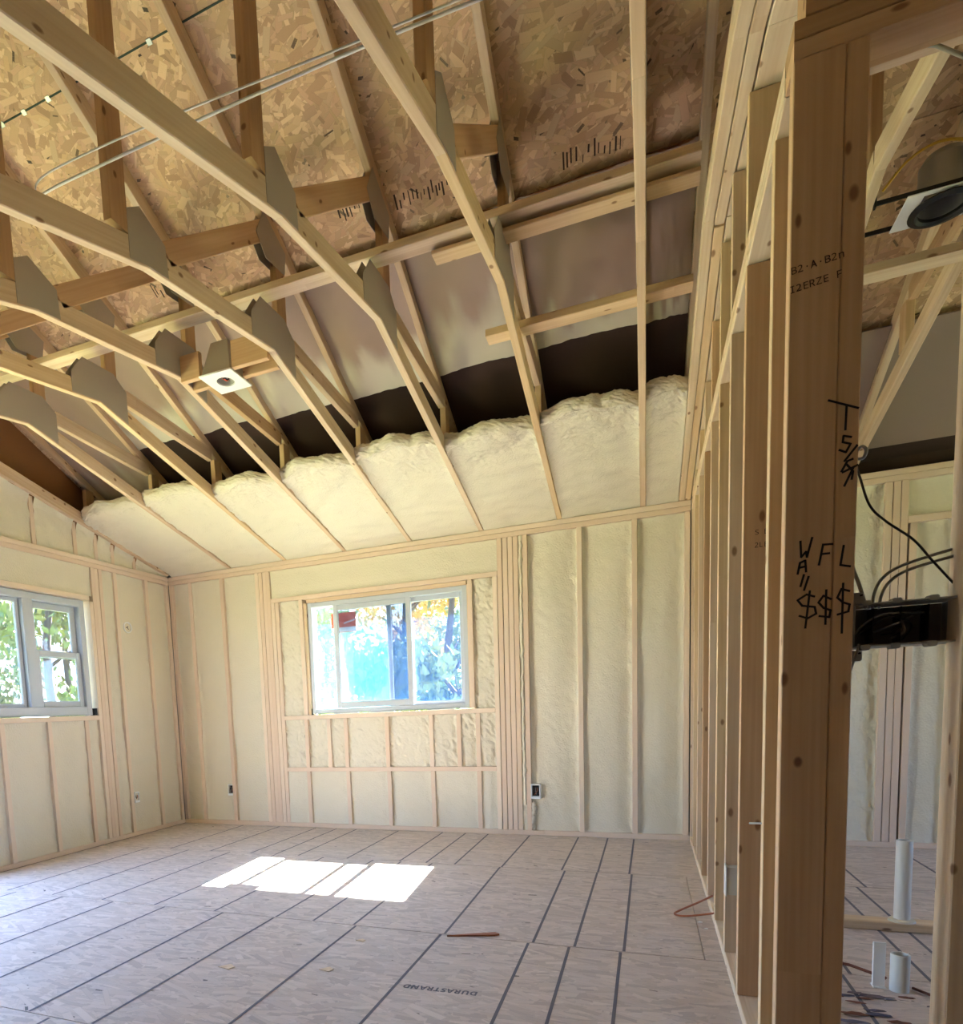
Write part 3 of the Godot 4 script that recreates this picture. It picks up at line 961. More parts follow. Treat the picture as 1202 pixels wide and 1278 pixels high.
# ---------------------------------------------------------------- partition
func build_partition() -> void:
	var w := thing("wall_right", "open stud partition of bare timber running from the far wall to the corner post", "wall", "", "structure")
	var x0 := PART_X
	var x1 := PART_X + PART_W
	var xm := (x0 + x1) / 2
	lum(w, "bottom_plate", Vector3(xm, 0.019, 0.0), Vector3(xm - 0.015, 0.019, 3.5), PART_W, 0.038, M.pale)
	lum(w, "top_plate", Vector3(xm, 2.410, 0.0), Vector3(xm - 0.015, 2.410, 3.409), PART_W, 0.0375, M.pale)
	lum(w, "top_plate", Vector3(xm, 2.449, 0.0), Vector3(xm - 0.015, 2.449, 3.409), PART_W, 0.0375, wood_mats[1])
	var zs := [0.02, 0.36, 0.76, 1.165, 1.572, 1.978, 2.384, 2.791, 3.275]
	var mats := [M.wood, M.tan, M.wood, M.old, M.wood, M.tan, M.wood, M.amber, M.tan]
	for k in zs.size():
		x0 = PART_X - 0.0045 * zs[k]
		x1 = x0 + PART_W
		box(w, "stud", Vector3(x0, 0.039, zs[k] - 0.019), Vector3(x1, 2.390, zs[k] + 0.019), mats[k], 0.0015)
		if k > 0 and k < 8:
			box(w, "cripple_stud", Vector3(x0, 2.469, zs[k] - 0.019), Vector3(x1, chord_y(zs[k]) - 0.006, zs[k] + 0.019), mats[(k + 3) % 9], 0.0015)
	# sloping plate under the truss line, above the level plate
	for s in [[0.03, 2.09], [2.1, 3.05], [3.055, 3.9]]:
		lum(w, "rake_plate", Vector3(xm, chord_y(s[0]) + 0.019, s[0]), Vector3(xm, chord_y(s[1]) + 0.019, s[1]), PART_W, 0.038, M.pale)
	# end post: wide face towards the viewer, with the narrow stud of the cross wall beside it
	var p := box(w, "post_stud", Vector3(4.503, 0.039, 3.462), Vector3(4.5955, 2.390, 3.5), M.amber, 0.002)
	p.set_meta("label", "wide post face with marker writing")
	box(w, "post_stud", Vector3(4.5965, 0.039, 3.411), Vector3(4.637, 2.390, 3.499), M.amber, 0.002)
	# cross wall towards the right: drilled plate, top plates, next stud
	box(w, "cross_plate", Vector3(4.503, 2.391, 3.411), Vector3(6.4, 2.429, 3.5), M.amber, 0.002)
	box(w, "cross_plate", Vector3(4.503, 2.430, 3.411), Vector3(6.4, 2.468, 3.5), M.old, 0.002)
	box(w, "cross_header", Vector3(4.523, 2.469, 3.411), Vector3(6.4, 2.61, 3.5), M.old, 0.002)
	box(w, "cross_bottom_plate", Vector3(4.61, 0.0, 3.411), Vector3(6.4, 0.038, 3.5), M.pale, 0.002)
	var s2 := box(w, "cross_stud", Vector3(4.842, 0.039, 3.409), Vector3(4.880, 2.390, 3.498), M.pale, 0.003)
	s2.rotation.z += 0.02
	s2.position.x -= 0.012
	s2.set_meta("label", "pale foreground stud at the right edge")
	for x in [5.22, 5.62, 6.02]:
		box(w, "cross_stud", Vector3(x, 0.039, 3.411), Vector3(x + 0.038, 2.390, 3.5), M.wood, 0.003)
	# drilled block behind the plate
	var blk := box(w, "drilled_block", Vector3(4.64, 2.477, 3.27), Vector3(5.2, 2.515, 3.405), M.pale, 0.002)
	for x in [4.675, 4.703, 4.733, 4.765]:
		var cyl := CylinderMesh.new()
		cyl.top_radius = 0.0085
		cyl.bottom_radius = 0.0085
		cyl.height = 0.002
		cyl.radial_segments = 20
		part(w, "drill_hole", cyl, M.black, Transform3D(Basis.IDENTITY, Vector3(x, 2.4765, 3.345)))
	# marker writing on the post
	writing(w)


func ribbon(st: SurfaceTool, pts: Array, z: float, wd: float) -> void:
	for k in pts.size() - 1:
		var a := Vector2(4.5 + pts[k][0], 1.3 + pts[k][1])
		var b := Vector2(4.5 + pts[k + 1][0], 1.3 + pts[k + 1][1])
		var d := (b - a).normalized()
		a -= d * wd * 0.3
		b += d * wd * 0.3
		var n := Vector2(-d.y, d.x) * wd / 2
		for q in [a - n, b + n, b - n, a - n, a + n, b + n]:
			st.set_normal(Vector3(0, 0, 1))
			st.add_vertex(Vector3(q.x, q.y, z))


func writing(w: Node3D) -> void:
	var marks := {
		"marker_letters": [
			[[0.080, 0.396], [0.100, 0.386], [0.134, 0.369]], [[0.113, 0.378], [0.112, 0.329]],
			[[0.123, 0.312], [0.109, 0.317], [0.108, 0.304], [0.122, 0.298], [0.114, 0.282], [0.102, 0.289]], [[0.134, 0.293], [0.112, 0.264]],
			[[0.107, 0.243], [0.117, 0.263], [0.127, 0.266]], [[0.115, 0.258], [0.128, 0.240], [0.126, 0.224]], [[0.109, 0.241], [0.136, 0.252]], [[0.128, 0.247], [0.113, 0.212]],
			[[0.034, 0.106], [0.036, 0.071], [0.045, 0.082], [0.047, 0.070], [0.056, 0.111]],
			[[0.030, 0.035], [0.034, 0.059], [0.044, 0.063], [0.046, 0.038]], [[0.032, 0.048], [0.045, 0.050]], [[0.042, 0.032], [0.036, 0.007]], [[0.051, 0.027], [0.043, -0.002]],
			[[0.077, 0.094], [0.070, 0.050]], [[0.076, 0.093], [0.0945, 0.092]], [[0.073, 0.073], [0.089, 0.073]],
			[[0.115, 0.086], [0.110, 0.045], [0.128, 0.040]]],
		"marker_dollar_signs": [
			[[0.063, -0.018], [0.048, -0.012], [0.031, -0.023], [0.040, -0.036], [0.064, -0.041], [0.067, -0.056], [0.051, -0.065], [0.035, -0.058]], [[0.054, -0.005], [0.047, -0.086]],
			[[0.0945, -0.027], [0.080, -0.018], [0.071, -0.032], [0.081, -0.045], [0.094, -0.051], [0.092, -0.066], [0.073, -0.062]], [[0.085, -0.006], [0.085, -0.081]],
			[[0.128, -0.013], [0.113, -0.007], [0.106, -0.025], [0.116, -0.036], [0.129, -0.042], [0.127, -0.057], [0.107, -0.062]], [[0.116, 0.005], [0.116, -0.103]]]}
	for k in marks:
		var st := SurfaceTool.new()
		st.begin(Mesh.PRIMITIVE_TRIANGLES)
		for l in marks[k]:
			ribbon(st, l, 3.5006, 0.0045)
		part(w, k, facing(st.commit()), M.ink)
	# grade stamp
	var font := SystemFont.new()
	font.font_names = PackedStringArray(["Droid Sans Mono"])
	font.font_weight = 700
	for s in [["I2ERZE F", Vector3(4.551, 1.944, 3.5004), 0.00085, 0.05], ["B2·A·B2n", Vector3(4.553, 1.982, 3.5004), 0.00085, 0.05]]:
		var t := TextMesh.new()
		t.text = s[0]
		t.font = font
		t.font_size = 24
		t.pixel_size = s[2]
		t.depth = 0.0005
		part(w, "grade_stamp", t, M.stamp, Transform3D(Basis(Vector3(0, 0, 1), 0.1), s[1]))
	for s in [["E2·S E", Vector3(4.5615, 1.78, 3.2945), 0.0007], ["S E1", Vector3(4.5615, 1.585, 2.8107), 0.0009], ["2LE1", Vector3(4.5615, 1.545, 2.8107), 0.0009]]:
		var t := TextMesh.new()
		t.text = s[0]
		t.font = font
		t.font_size = 24
		t.pixel_size = s[2]
		t.depth = 0.0005
		part(w, "grade_stamp", t, M.stamp, Transform3D(Basis.IDENTITY, s[1]))


# ---------------------------------------------------------------- windows
func frame_rect(w: Node3D, called: String, lo: Vector2, hi: Vector2, t: float, d0: float, d1: float, left: bool, bottom := -1.0) -> void:
	# four vinyl rails; the rectangle lies in x,y (or in z,y on the left wall), d0..d1 is its depth
	if bottom < 0:
		bottom = t
	for r in [[lo.x, lo.y, lo.x + t, hi.y], [hi.x - t, lo.y, hi.x, hi.y], [lo.x + t, hi.y - t, hi.x - t, hi.y], [lo.x + t, lo.y, hi.x - t, lo.y + bottom]]:
		if left:
			box(w, called, Vector3(d0, r[1], r[0]), Vector3(d1, r[3], r[2]), M.vinyl, 0.004)
		else:
			box(w, called, Vector3(r[0], r[1], d0), Vector3(r[2], r[3], d1), M.vinyl, 0.004)


func build_windows() -> void:
	var a := thing("window_1", "white vinyl sliding window in the far wall, its sash partly slid open", "window", "", "structure")
	frame_rect(a, "frame", Vector2(1.358, 1.060), Vector2(2.852, 2.066), 0.042, -0.13, -0.035, false)
	# fixed light on the right, sliding sash in front of it
	frame_rect(a, "fixed_sash", Vector2(2.112, 1.102), Vector2(2.812, 2.026), 0.040, -0.115, -0.085, false, 0.03)
	frame_rect(a, "sliding_sash", Vector2(1.610, 1.104), Vector2(2.352, 2.024), 0.046, -0.075, -0.045, false, 0.055)
	box(a, "pane", Vector3(2.152, 1.13, -0.102), Vector3(2.772, 1.986, -0.098), M.glass, 0.0005)
	box(a, "pane", Vector3(1.656, 1.159, -0.062), Vector3(2.306, 1.978, -0.058), M.glass, 0.0005)
	box(a, "insect_screen", Vector3(1.400, 1.102, -0.126), Vector3(2.112, 2.024, -0.1255), M.screen, 0.0001)
	box(a, "shim", Vector3(1.345, 1.052, -0.06), Vector3(1.357, 1.11, -0.02), M.green)
	for x in [1.7, 2.05, 2.6]:
		box(a, "sealant", Vector3(x - 0.12, 1.0515, -0.06), Vector3(x + 0.12, 1.0595, -0.03), M.white)
	box(a, "trim", Vector3(1.36, 2.067, -0.12), Vector3(2.85, 2.099, -0.02), M.pale)
	for x in [1.328, 2.855]:
		box(a, "trim", Vector3(x, 1.053, -0.12), Vector3(x + (0.028 if x < 2 else 0.010), 2.066, -0.015), M.pale)
	var s := thing("warning_sticker", "orange and white warning sticker on the left part of the sliding window", "sticker")
	var sheet := QuadMesh.new()
	sheet.size = Vector2(0.245, 0.175)
	part(s, "backing", sheet, M.red, Transform3D(Basis.IDENTITY, Vector3(1.6775, 1.8775, -0.122)))
	box(s, "white_band", Vector3(1.56, 1.795, -0.1208), Vector3(1.795, 1.835, -0.1203), M.white, 0.0002)
	lum(s, "white_band", Vector3(1.68, 1.87, -0.1205), Vector3(1.79, 1.895, -0.1205), 0.0006, 0.014, M.white, Vector3.UP, 0.0001)

	var b := thing("window_2", "white vinyl double hung window unit in the left wall looking onto trees", "window", "", "structure")
	var d0 := LEFT_X - 0.13
	var d1 := LEFT_X - 0.03
	frame_rect(b, "frame", Vector2(1.05, 1.133), Vector2(2.22, 2.100), 0.055, d0, d1, true, 0.074)
	box(b, "mullion", Vector3(d0, 1.208, 1.555), Vector3(d1 + 0.004, 2.045, 1.645), M.vinyl, 0.004)
	# double hung unit: upper sash outside, lower sash inside
	frame_rect(b, "upper_sash", Vector2(1.106, 1.605), Vector2(1.554, 2.044), 0.052, d0 + 0.02, d0 + 0.045, true)
	frame_rect(b, "lower_sash", Vector2(1.106, 1.206), Vector2(1.554, 1.66), 0.048, d0 + 0.05, d0 + 0.075, true)
	box(b, "pane", Vector3(d0 + 0.030, 1.657, 1.158), Vector3(d0 + 0.034, 1.992, 1.502), M.glass, 0.0005)
	box(b, "pane", Vector3(d0 + 0.060, 1.254, 1.154), Vector3(d0 + 0.064, 1.612, 1.506), M.glass, 0.0005)
	frame_rect(b, "fixed_sash", Vector2(1.646, 1.206), Vector2(2.164, 2.044), 0.03, d0 + 0.03, d0 + 0.06, true)
	box(b, "pane", Vector3(d0 + 0.043, 1.236, 1.676), Vector3(d0 + 0.047, 2.014, 2.134), M.glass, 0.0005)
	box(b, "shim", Vector3(d1 - 0.03, 1.129, 1.02), Vector3(d1 + 0.02, 1.19, 1.048), M.black)


# ---------------------------------------------------------------- electrics
func outlet(label: String, at: Vector3, n: Vector3, w := 0.075, h := 0.12) -> void:
	var o := thing("outlet_box", label, "outlet", "outlet boxes in the foam walls", "", at)
	var side := Vector3.UP.cross(n)
	o.basis = Basis(side, Vector3.UP, n)
	for r in [[-w / 2, -h / 2, -w / 2 + 0.008, h / 2], [w / 2 - 0.008, -h / 2, w / 2, h / 2], [-w / 2, h / 2 - 0.01, w / 2, h / 2], [-w / 2, -h / 2, w / 2, -h / 2 + 0.02]]:
		box(o, "box_side", Vector3(r[0], r[1], -0.05), Vector3(r[2], r[3], 0.008), M.white, 0.002)
	box(o, "box_back", Vector3(-w / 2 + 0.009, -h / 2 + 0.021, -0.05), Vector3(w / 2 - 0.009, h / 2 - 0.011, -0.02), M.black, 0.002)
	for k in 3:
		var q: Array = smooth([Vector3(-0.015 + 0.012 * k, 0.03, -0.015), Vector3(0.012 * (k - 1), 0.005, 0.0), Vector3(0.015 - 0.012 * k, -0.025, -0.012)])
		tube(o, "wire", q, 0.0028, [M.black_cable, M.grey_cable, M.copper][k], 6)


func build_electrics() -> void:
	outlet("white outlet box low on the far wall, right of the sliding window", Vector3(3.388, 0.36, 0.0), Vector3(0, 0, 1))
	outlet("white outlet box low on the far wall, between the left corner and the sliding window", Vector3(0.412, 0.345, -0.012), Vector3(0, 0, 1), 0.07, 0.11)
	outlet("dark outlet box low on the left wall near the corner", Vector3(LEFT_X - 0.02, 0.355, 0.63), Vector3(1, 0, 0), 0.06, 0.10)
	# round box on the left wall
	var r := thing("round_box", "round white electrical box high on the left wall beside the window", "electrical box", "", "", Vector3(LEFT_X - 0.03, 1.925, 0.578))
	r.basis = Basis(Vector3.UP, Vector3(1, 0, 0), Vector3(0, 0, 1)) if false else Basis(Vector3(0, 0, -1), Vector3(1, 0, 0), Vector3(0, -1, 0))
	part(r, "ring", lathe_mesh([Vector2(0.04, -0.03), Vector2(0.05, -0.03), Vector2(0.05, 0.02), Vector2(0.042, 0.02), Vector2(0.04, -0.03)]), M.white)
	part(r, "cover", lathe_mesh([Vector2(0.0, -0.012), Vector2(0.041, -0.012), Vector2(0.041, -0.02)]), M.dark)
	tube(r, "wire", smooth([Vector3(-0.02, -0.01, 0.01), Vector3(0.0, 0.015, -0.005), Vector3(0.022, -0.01, -0.012)]), 0.004, M.black_cable, 6)
	tube(r, "wire", smooth([Vector3(-0.015, -0.01, -0.02), Vector3(0.008, 0.012, 0.012), Vector3(0.02, -0.01, 0.022)]), 0.004, M.grey_cable, 6)

	# square ceiling light housing
	var l := thing("ceiling_light", "square white trim plate with round opening under a grey housing, hung between trusses", "light fitting", "", "", Vector3(2.03, 2.95, 2.02))
	var hole := PackedVector2Array()
	var st := SurfaceTool.new()
	st.begin(Mesh.PRIMITIVE_TRIANGLES)
	var hw := 0.105
	for k in 64:
		var t0 := TAU * k / 64
		var t1 := TAU * (k + 1) / 64
		var sq := func(t: float) -> Vector2:
			var m := maxf(absf(cos(t)), absf(sin(t)))
			return Vector2(cos(t), sin(t)) / m * hw
		var i0 := Vector2(cos(t0), sin(t0)) * 0.05
		var i1 := Vector2(cos(t1), sin(t1)) * 0.05
		var o0: Vector2 = sq.call(t0)
		var o1: Vector2 = sq.call(t1)
		for y in [-0.004, 0.004]:
			var q := [i0, o0, o1, i0, o1, i1]
			if y > 0:
				q.reverse()
			for v in q:
				st.set_normal(Vector3(0, signf(y), 0))
				st.add_vertex(Vector3(v.x, y, v.y))
		for e in [[o0, o1, 1.0], [i0, i1, -1.0]]:
			var nn: Vector3 = (Vector3(e[0].x + e[1].x, 0, e[0].y + e[1].y)).normalized() * e[2]
			for v in [[e[0], -1], [e[1], 1], [e[1], -1], [e[0], -1], [e[0], 1], [e[1], 1]]:
				st.set_normal(nn)
				st.add_vertex(Vector3(v[0].x, v[1] * 0.004, v[0].y))
	part(l, "trim_plate", facing(st.commit()), M.white)
	# housing: tapered sheet metal box
	var hb := SurfaceTool.new()
	hb.begin(Mesh.PRIMITIVE_TRIANGLES)
	var bs := [Vector3(-0.095, 0.005, -0.095), Vector3(0.095, 0.005, -0.095), Vector3(0.095, 0.005, 0.095), Vector3(-0.095, 0.005, 0.095)]
	var tp := [Vector3(-0.05, 0.19, -0.085), Vector3(0.06, 0.19, -0.085), Vector3(0.06, 0.19, 0.05), Vector3(-0.05, 0.19, 0.05)]
	for k in 4:
		var k2 := (k + 1) % 4
		var nn: Vector3 = ((bs[k2] - bs[k]) as Vector3).cross(tp[k] - bs[k]).normalized()
		if nn.dot(bs[k] + bs[k2]) < 0:
			nn = -nn
		for v in [bs[k], tp[k2], bs[k2], bs[k], tp[k], tp[k2]]:
			hb.set_normal(nn)
			hb.add_vertex(v)
	for v in [tp[0], tp[1], tp[2], tp[0], tp[2], tp[3]]:
		hb.set_normal(Vector3.UP)
		hb.add_vertex(v)
	part(l, "housing", facing(hb.commit()), M.plate)
	part(l, "lamp_cup", lathe_mesh([Vector2(0.0, 0.05), Vector2(0.03, 0.05), Vector2(0.049, 0.004)]), M.grey)
	for k in 5:
		var an := k * 1.3
		tube(l, "wire", smooth([Vector3(0.03 * cos(an), 0.03, 0.03 * sin(an)), Vector3(0.01 * cos(an + 2), 0.008, 0.02 * sin(an + 1)), Vector3(0.03 * cos(an + 2.5), 0.03, 0.03 * sin(an + 2.5))]), 0.003, [M.black_cable, M.copper, M.red, M.grey_cable, M.black_cable][k], 6)
	# timber blocks that carry it
	for q in [[2.098, 0.14, "farther up the slope"], [1.992, 0.089, "nearer the far wall"]]:
		var b := thing("light_block", "timber block between trusses carrying the square light, the one " + ("facing the viewer" if q[0] > 2.05 else "nearer the far wall"), "block", "blocks beside the square ceiling light")
		for xx in [[1.796, 1.923], [2.137, 2.362]]:
			lum(b, "block_board", Vector3(xx[0], 2.955 + q[1] / 2, q[0]), Vector3(xx[1], 2.955 + q[1] / 2, q[0]), 0.03, q[1], M.amber)

	# three gang switch box beside the post
	var g := thing("switch_box", "grey plastic multi gang switch box nailed between the corner post and the right stud", "electrical box")
	var gx0 := 4.646
	var gx1 := 4.836
	for s in [[gx0, 1.165, gx1, 1.169], [gx0, 1.258, gx1, 1.262]]:
		box(g, "box_side", Vector3(s[0], s[1], 3.375), Vector3(s[2], s[3], 3.462), M.grey, 0.001)
	for s in [[gx0, gx0 + 0.004], [gx1 - 0.004, gx1]]:
		box(g, "box_side", Vector3(s[0], 1.170, 3.375), Vector3(s[1], 1.257, 3.462), M.grey, 0.001)
	box(g, "box_back", Vector3(gx0 + 0.005, 1.170, 3.375), Vector3(gx1 - 0.005, 1.257, 3.379), M.shade, 0.001)
	for x in [4.69, 4.74, 4.79]:
		box(g, "divider", Vector3(x - 0.001, 1.175, 3.39), Vector3(x + 0.001, 1.252, 3.437), M.black, 0.0005)
	for y in [1.164, 1.262]:
		for x in [4.67, 4.725, 4.79]:
			box(g, "screw_tab", Vector3(x - 0.009, y - 0.006, 3.437), Vector3(x + 0.009, y + 0.006, 3.464), M.grey, 0.003)
	for y in [1.146, 1.274]:
		box(g, "nail_tab", Vector3(4.6385, y - 0.012, 3.422), Vector3(4.664, y + 0.012, 3.464), M.grey, 0.003)
		tube(g, "nail", [Vector3(4.625, y - 0.004, 3.41), Vector3(4.66, y + 0.006, 3.467)], 0.002, M.black, 6)
	for k in 6:
		var an := k * 0.9
		tube(g, "wire", smooth([Vector3(4.655 + 0.02 * k, 1.19 + 0.01 * sin(an), 3.40), Vector3(4.70 + 0.012 * k, 1.215 + 0.02 * cos(an), 3.435), Vector3(4.80 - 0.015 * k, 1.235 + 0.01 * sin(an * 2), 3.41)]), 0.0025, M.black_cable if k % 2 else M.grey_cable, 6)

	var c1 := thing("black_cable", "dark brown cable sagging from the corner post across to the right stud", "cable")
	tube(c1, "sheath", smooth([Vector3(4.638, 1.575, 3.455), Vector3(4.651, 1.545, 3.45), Vector3(4.672, 1.477, 3.45), Vector3(4.702, 1.438, 3.45), Vector3(4.753, 1.391, 3.45), Vector3(4.79, 1.345, 3.44), Vector3(4.838, 1.285, 3.43)]), 0.0024, M.black_cable, 8)
	var c2 := thing("grey_cable", "upper of two grey cables curving right out of the switch box", "cable", "")
	tube(c2, "sheath", smooth([Vector3(4.692, 1.25, 3.42), Vector3(4.694, 1.285, 3.42), Vector3(4.708, 1.318, 3.42), Vector3(4.745, 1.343, 3.42), Vector3(4.838, 1.368, 3.42)]), 0.0033, M.grey_cable, 8)
	var c3 := thing("grey_cable", "lower of two grey cables curving right out of the switch box", "cable", "")
	tube(c3, "sheath", smooth([Vector3(4.702, 1.25, 3.428), Vector3(4.705, 1.278, 3.428), Vector3(4.718, 1.306, 3.428), Vector3(4.752, 1.330, 3.428), Vector3(4.838, 1.352, 3.428)]), 0.0033, M.grey_cable, 8)
	var c4 := thing("grey_cable", "grey cable running from the corner post's edge down into the switch box", "cable", "")
	tube(c4, "sheath", smooth([Vector3(4.641, 1.39, 3.44), Vector3(4.645, 1.345, 3.45), Vector3(4.658, 1.30, 3.455), Vector3(4.670, 1.25, 3.46)]), 0.004, M.grey_cable, 8)
	var c5 := thing("grey_cable", "short grey cable leaving the underside of the switch box at the post", "cable", "")
	tube(c5, "sheath", smooth([Vector3(4.656, 1.172, 3.47), Vector3(4.650, 1.135, 3.46), Vector3(4.641, 1.09, 3.44)]), 0.0025, M.grey_cable, 8)
	var cs := thing("cable_staple", "shiny metal clip on the right edge of the corner post at the dark cable", "clip")
	tube(cs, "loop", smooth([Vector3(4.637, 1.585, 3.485), Vector3(4.645, 1.592, 3.49), Vector3(4.653, 1.583, 3.49), Vector3(4.650, 1.570, 3.485), Vector3(4.639, 1.568, 3.485)]), 0.0035, M.steel, 8)
	var ch := thing("grey_cable", "grey cable rising through the drilled plate at the upper right", "cable", "")
	tube(ch, "sheath", smooth([Vector3(4.765, 2.55, 3.345), Vector3(4.765, 2.46, 3.345), Vector3(4.785, 2.41, 3.38), Vector3(4.832, 2.34, 3.41)]), 0.004, M.grey_cable, 8)

	# white cables over the chords
	var w1 := thing("white_cable", "upper of two white cables strung across the trusses at the top left", "cable")
	tube(w1, "sheath", smooth([Vector3(2.20, 2.965, 3.30), Vector3(2.15, 3.01, 3.33), Vector3(2.21, 3.045, 3.34), Vector3(2.50, 3.045, 3.34), Vector3(2.86, 3.027, 3.34), Vector3(3.44, 2.987, 3.34), Vector3(4.0, 2.955, 3.34), Vector3(4.42, 2.94, 3.34)]), 0.0032, M.cable, 8)
	var w2 := thing("white_cable", "lower of two white cables strung across the trusses at the top left", "cable")
	tube(w2, "sheath", smooth([Vector3(2.10, 2.97, 3.30), Vector3(2.18, 2.985, 3.34), Vector3(2.50, 2.979, 3.35), Vector3(2.90, 2.972, 3.35), Vector3(3.46, 2.956, 3.35), Vector3(4.0, 2.925, 3.35), Vector3(4.42, 2.91, 3.35)]), 0.0045, M.cable, 8)

	# recessed can light beyond the partition
	var n := thing("recessed_light", "grey recessed light can with dark ring on bar hangers beyond the partition", "light fitting", "", "", Vector3(5.285, 2.93, 1.86))
	part(n, "can", lathe_mesh([Vector2(0.0, 0.19), Vector2(0.062, 0.185), Vector2(0.078, 0.16), Vector2(0.08, 0.012), Vector2(0.075, 0.012), Vector2(0.073, 0.15), Vector2(0.0, 0.17)]), M.steel)
	part(n, "trim_ring", lathe_mesh([Vector2(0.075, 0.010), Vector2(0.105, 0.002), Vector2(0.107, -0.004), Vector2(0.085, -0.010), Vector2(0.075, -0.002), Vector2(0.075, 0.010)]), M.black)
	box(n, "mounting_pan", Vector3(-0.14, 0.012, -0.105), Vector3(-0.082, 0.016, 0.105), M.white, 0.001)
	box(n, "mounting_pan", Vector3(0.082, 0.012, -0.105), Vector3(0.14, 0.016, 0.105), M.white, 0.001)
	box(n, "mounting_pan", Vector3(-0.082, 0.012, 0.082), Vector3(0.082, 0.016, 0.105), M.white, 0.001)
	box(n, "mounting_pan", Vector3(-0.082, 0.012, -0.105), Vector3(0.082, 0.016, -0.082), M.white, 0.001)
	for z in [-0.095, 0.095]:
		box(n, "hanger_bar", Vector3(-0.243, 0.018, z - 0.004), Vector3(0.143, 0.034, z + 0.004), M.black, 0.001)
		box(n, "bar_foot", Vector3(-0.245, 0.01, z - 0.01), Vector3(-0.238, 0.055, z + 0.01), M.black, 0.001)
	var y := thing("yellow_cable", "yellow cable arching over the recessed light can", "cable")
	tube(y, "sheath", smooth([Vector3(5.06, 2.98, 1.98), Vector3(5.13, 3.05, 2.0), Vector3(5.22, 3.085, 2.0), Vector3(5.32, 3.075, 1.98), Vector3(5.42, 3.05, 1.95)]), 0.005, M.yellow, 8)

	# box on a stud of the partition
	var ob := thing("outlet_box", "grey plastic outlet box on a stud low on the partition", "outlet", "", "", Vector3(4.545, 0.345, 2.425))
	box(ob, "box_body", Vector3(-0.037, -0.055, -0.021), Vector3(0.045, 0.055, 0.028), M.pvc, 0.004)
	box(ob, "box_rim", Vector3(-0.043, -0.06, -0.024), Vector3(-0.0375, 0.06, 0.032), M.pvc, 0.002)


# ---------------------------------------------------------------- plumbing
func pipe(o: Node3D, called: String, r: float, h: float) -> void:
	part(o, called, lathe_mesh([Vector2(r, 0.0), Vector2(r, h - 0.002), Vector2(r - 0.001, h), Vector2(r - 0.006, h), Vector2(r - 0.007, h - 0.003), Vector2(r - 0.007, 0.01)], 40), M.pvc)


func build_plumbing() -> void:
	var b := thing("floor_plate", "pale timber plate on the floor carrying the tall white pipe", "plate")
	lum(b, "plate_board", Vector3(4.63, 0.0195, 1.80), Vector3(6.4, 0.0195, 1.80), 0.089, 0.038, M.pale)
	var p := thing("drain_pipe", "tall white plastic pipe standing on the floor plate beyond the partition", "pipe", "", "", Vector3(5.265, 0.039, 1.80))
	pipe(p, "pipe_body", 0.0300, 0.365)
	part(p, "collar", lathe_mesh([Vector2(0.031, 0.0), Vector2(0.05, 0.0), Vector2(0.047, 0.008), Vector2(0.031, 0.012)]), M.foam)
	var s := thing("pipe_stub", "short wide white pipe stub rising from the floor near the corner post", "pipe", "", "", Vector3(5.045, 0.0, 2.52))
	pipe(s, "pipe_body", 0.0285, 0.135)
	var w := thing("white_bracket", "white upright plate standing beside the short pipe stub", "bracket", "", "", Vector3(4.988, 0.0, 2.50))
	box(w, "upright", Vector3(-0.018, 0.004, -0.004), Vector3(0.020, 0.165, 0.004), M.white, 0.002)
	box(w, "foot", Vector3(-0.018, 0.0, -0.02), Vector3(0.020, 0.004, 0.02), M.white, 0.001)


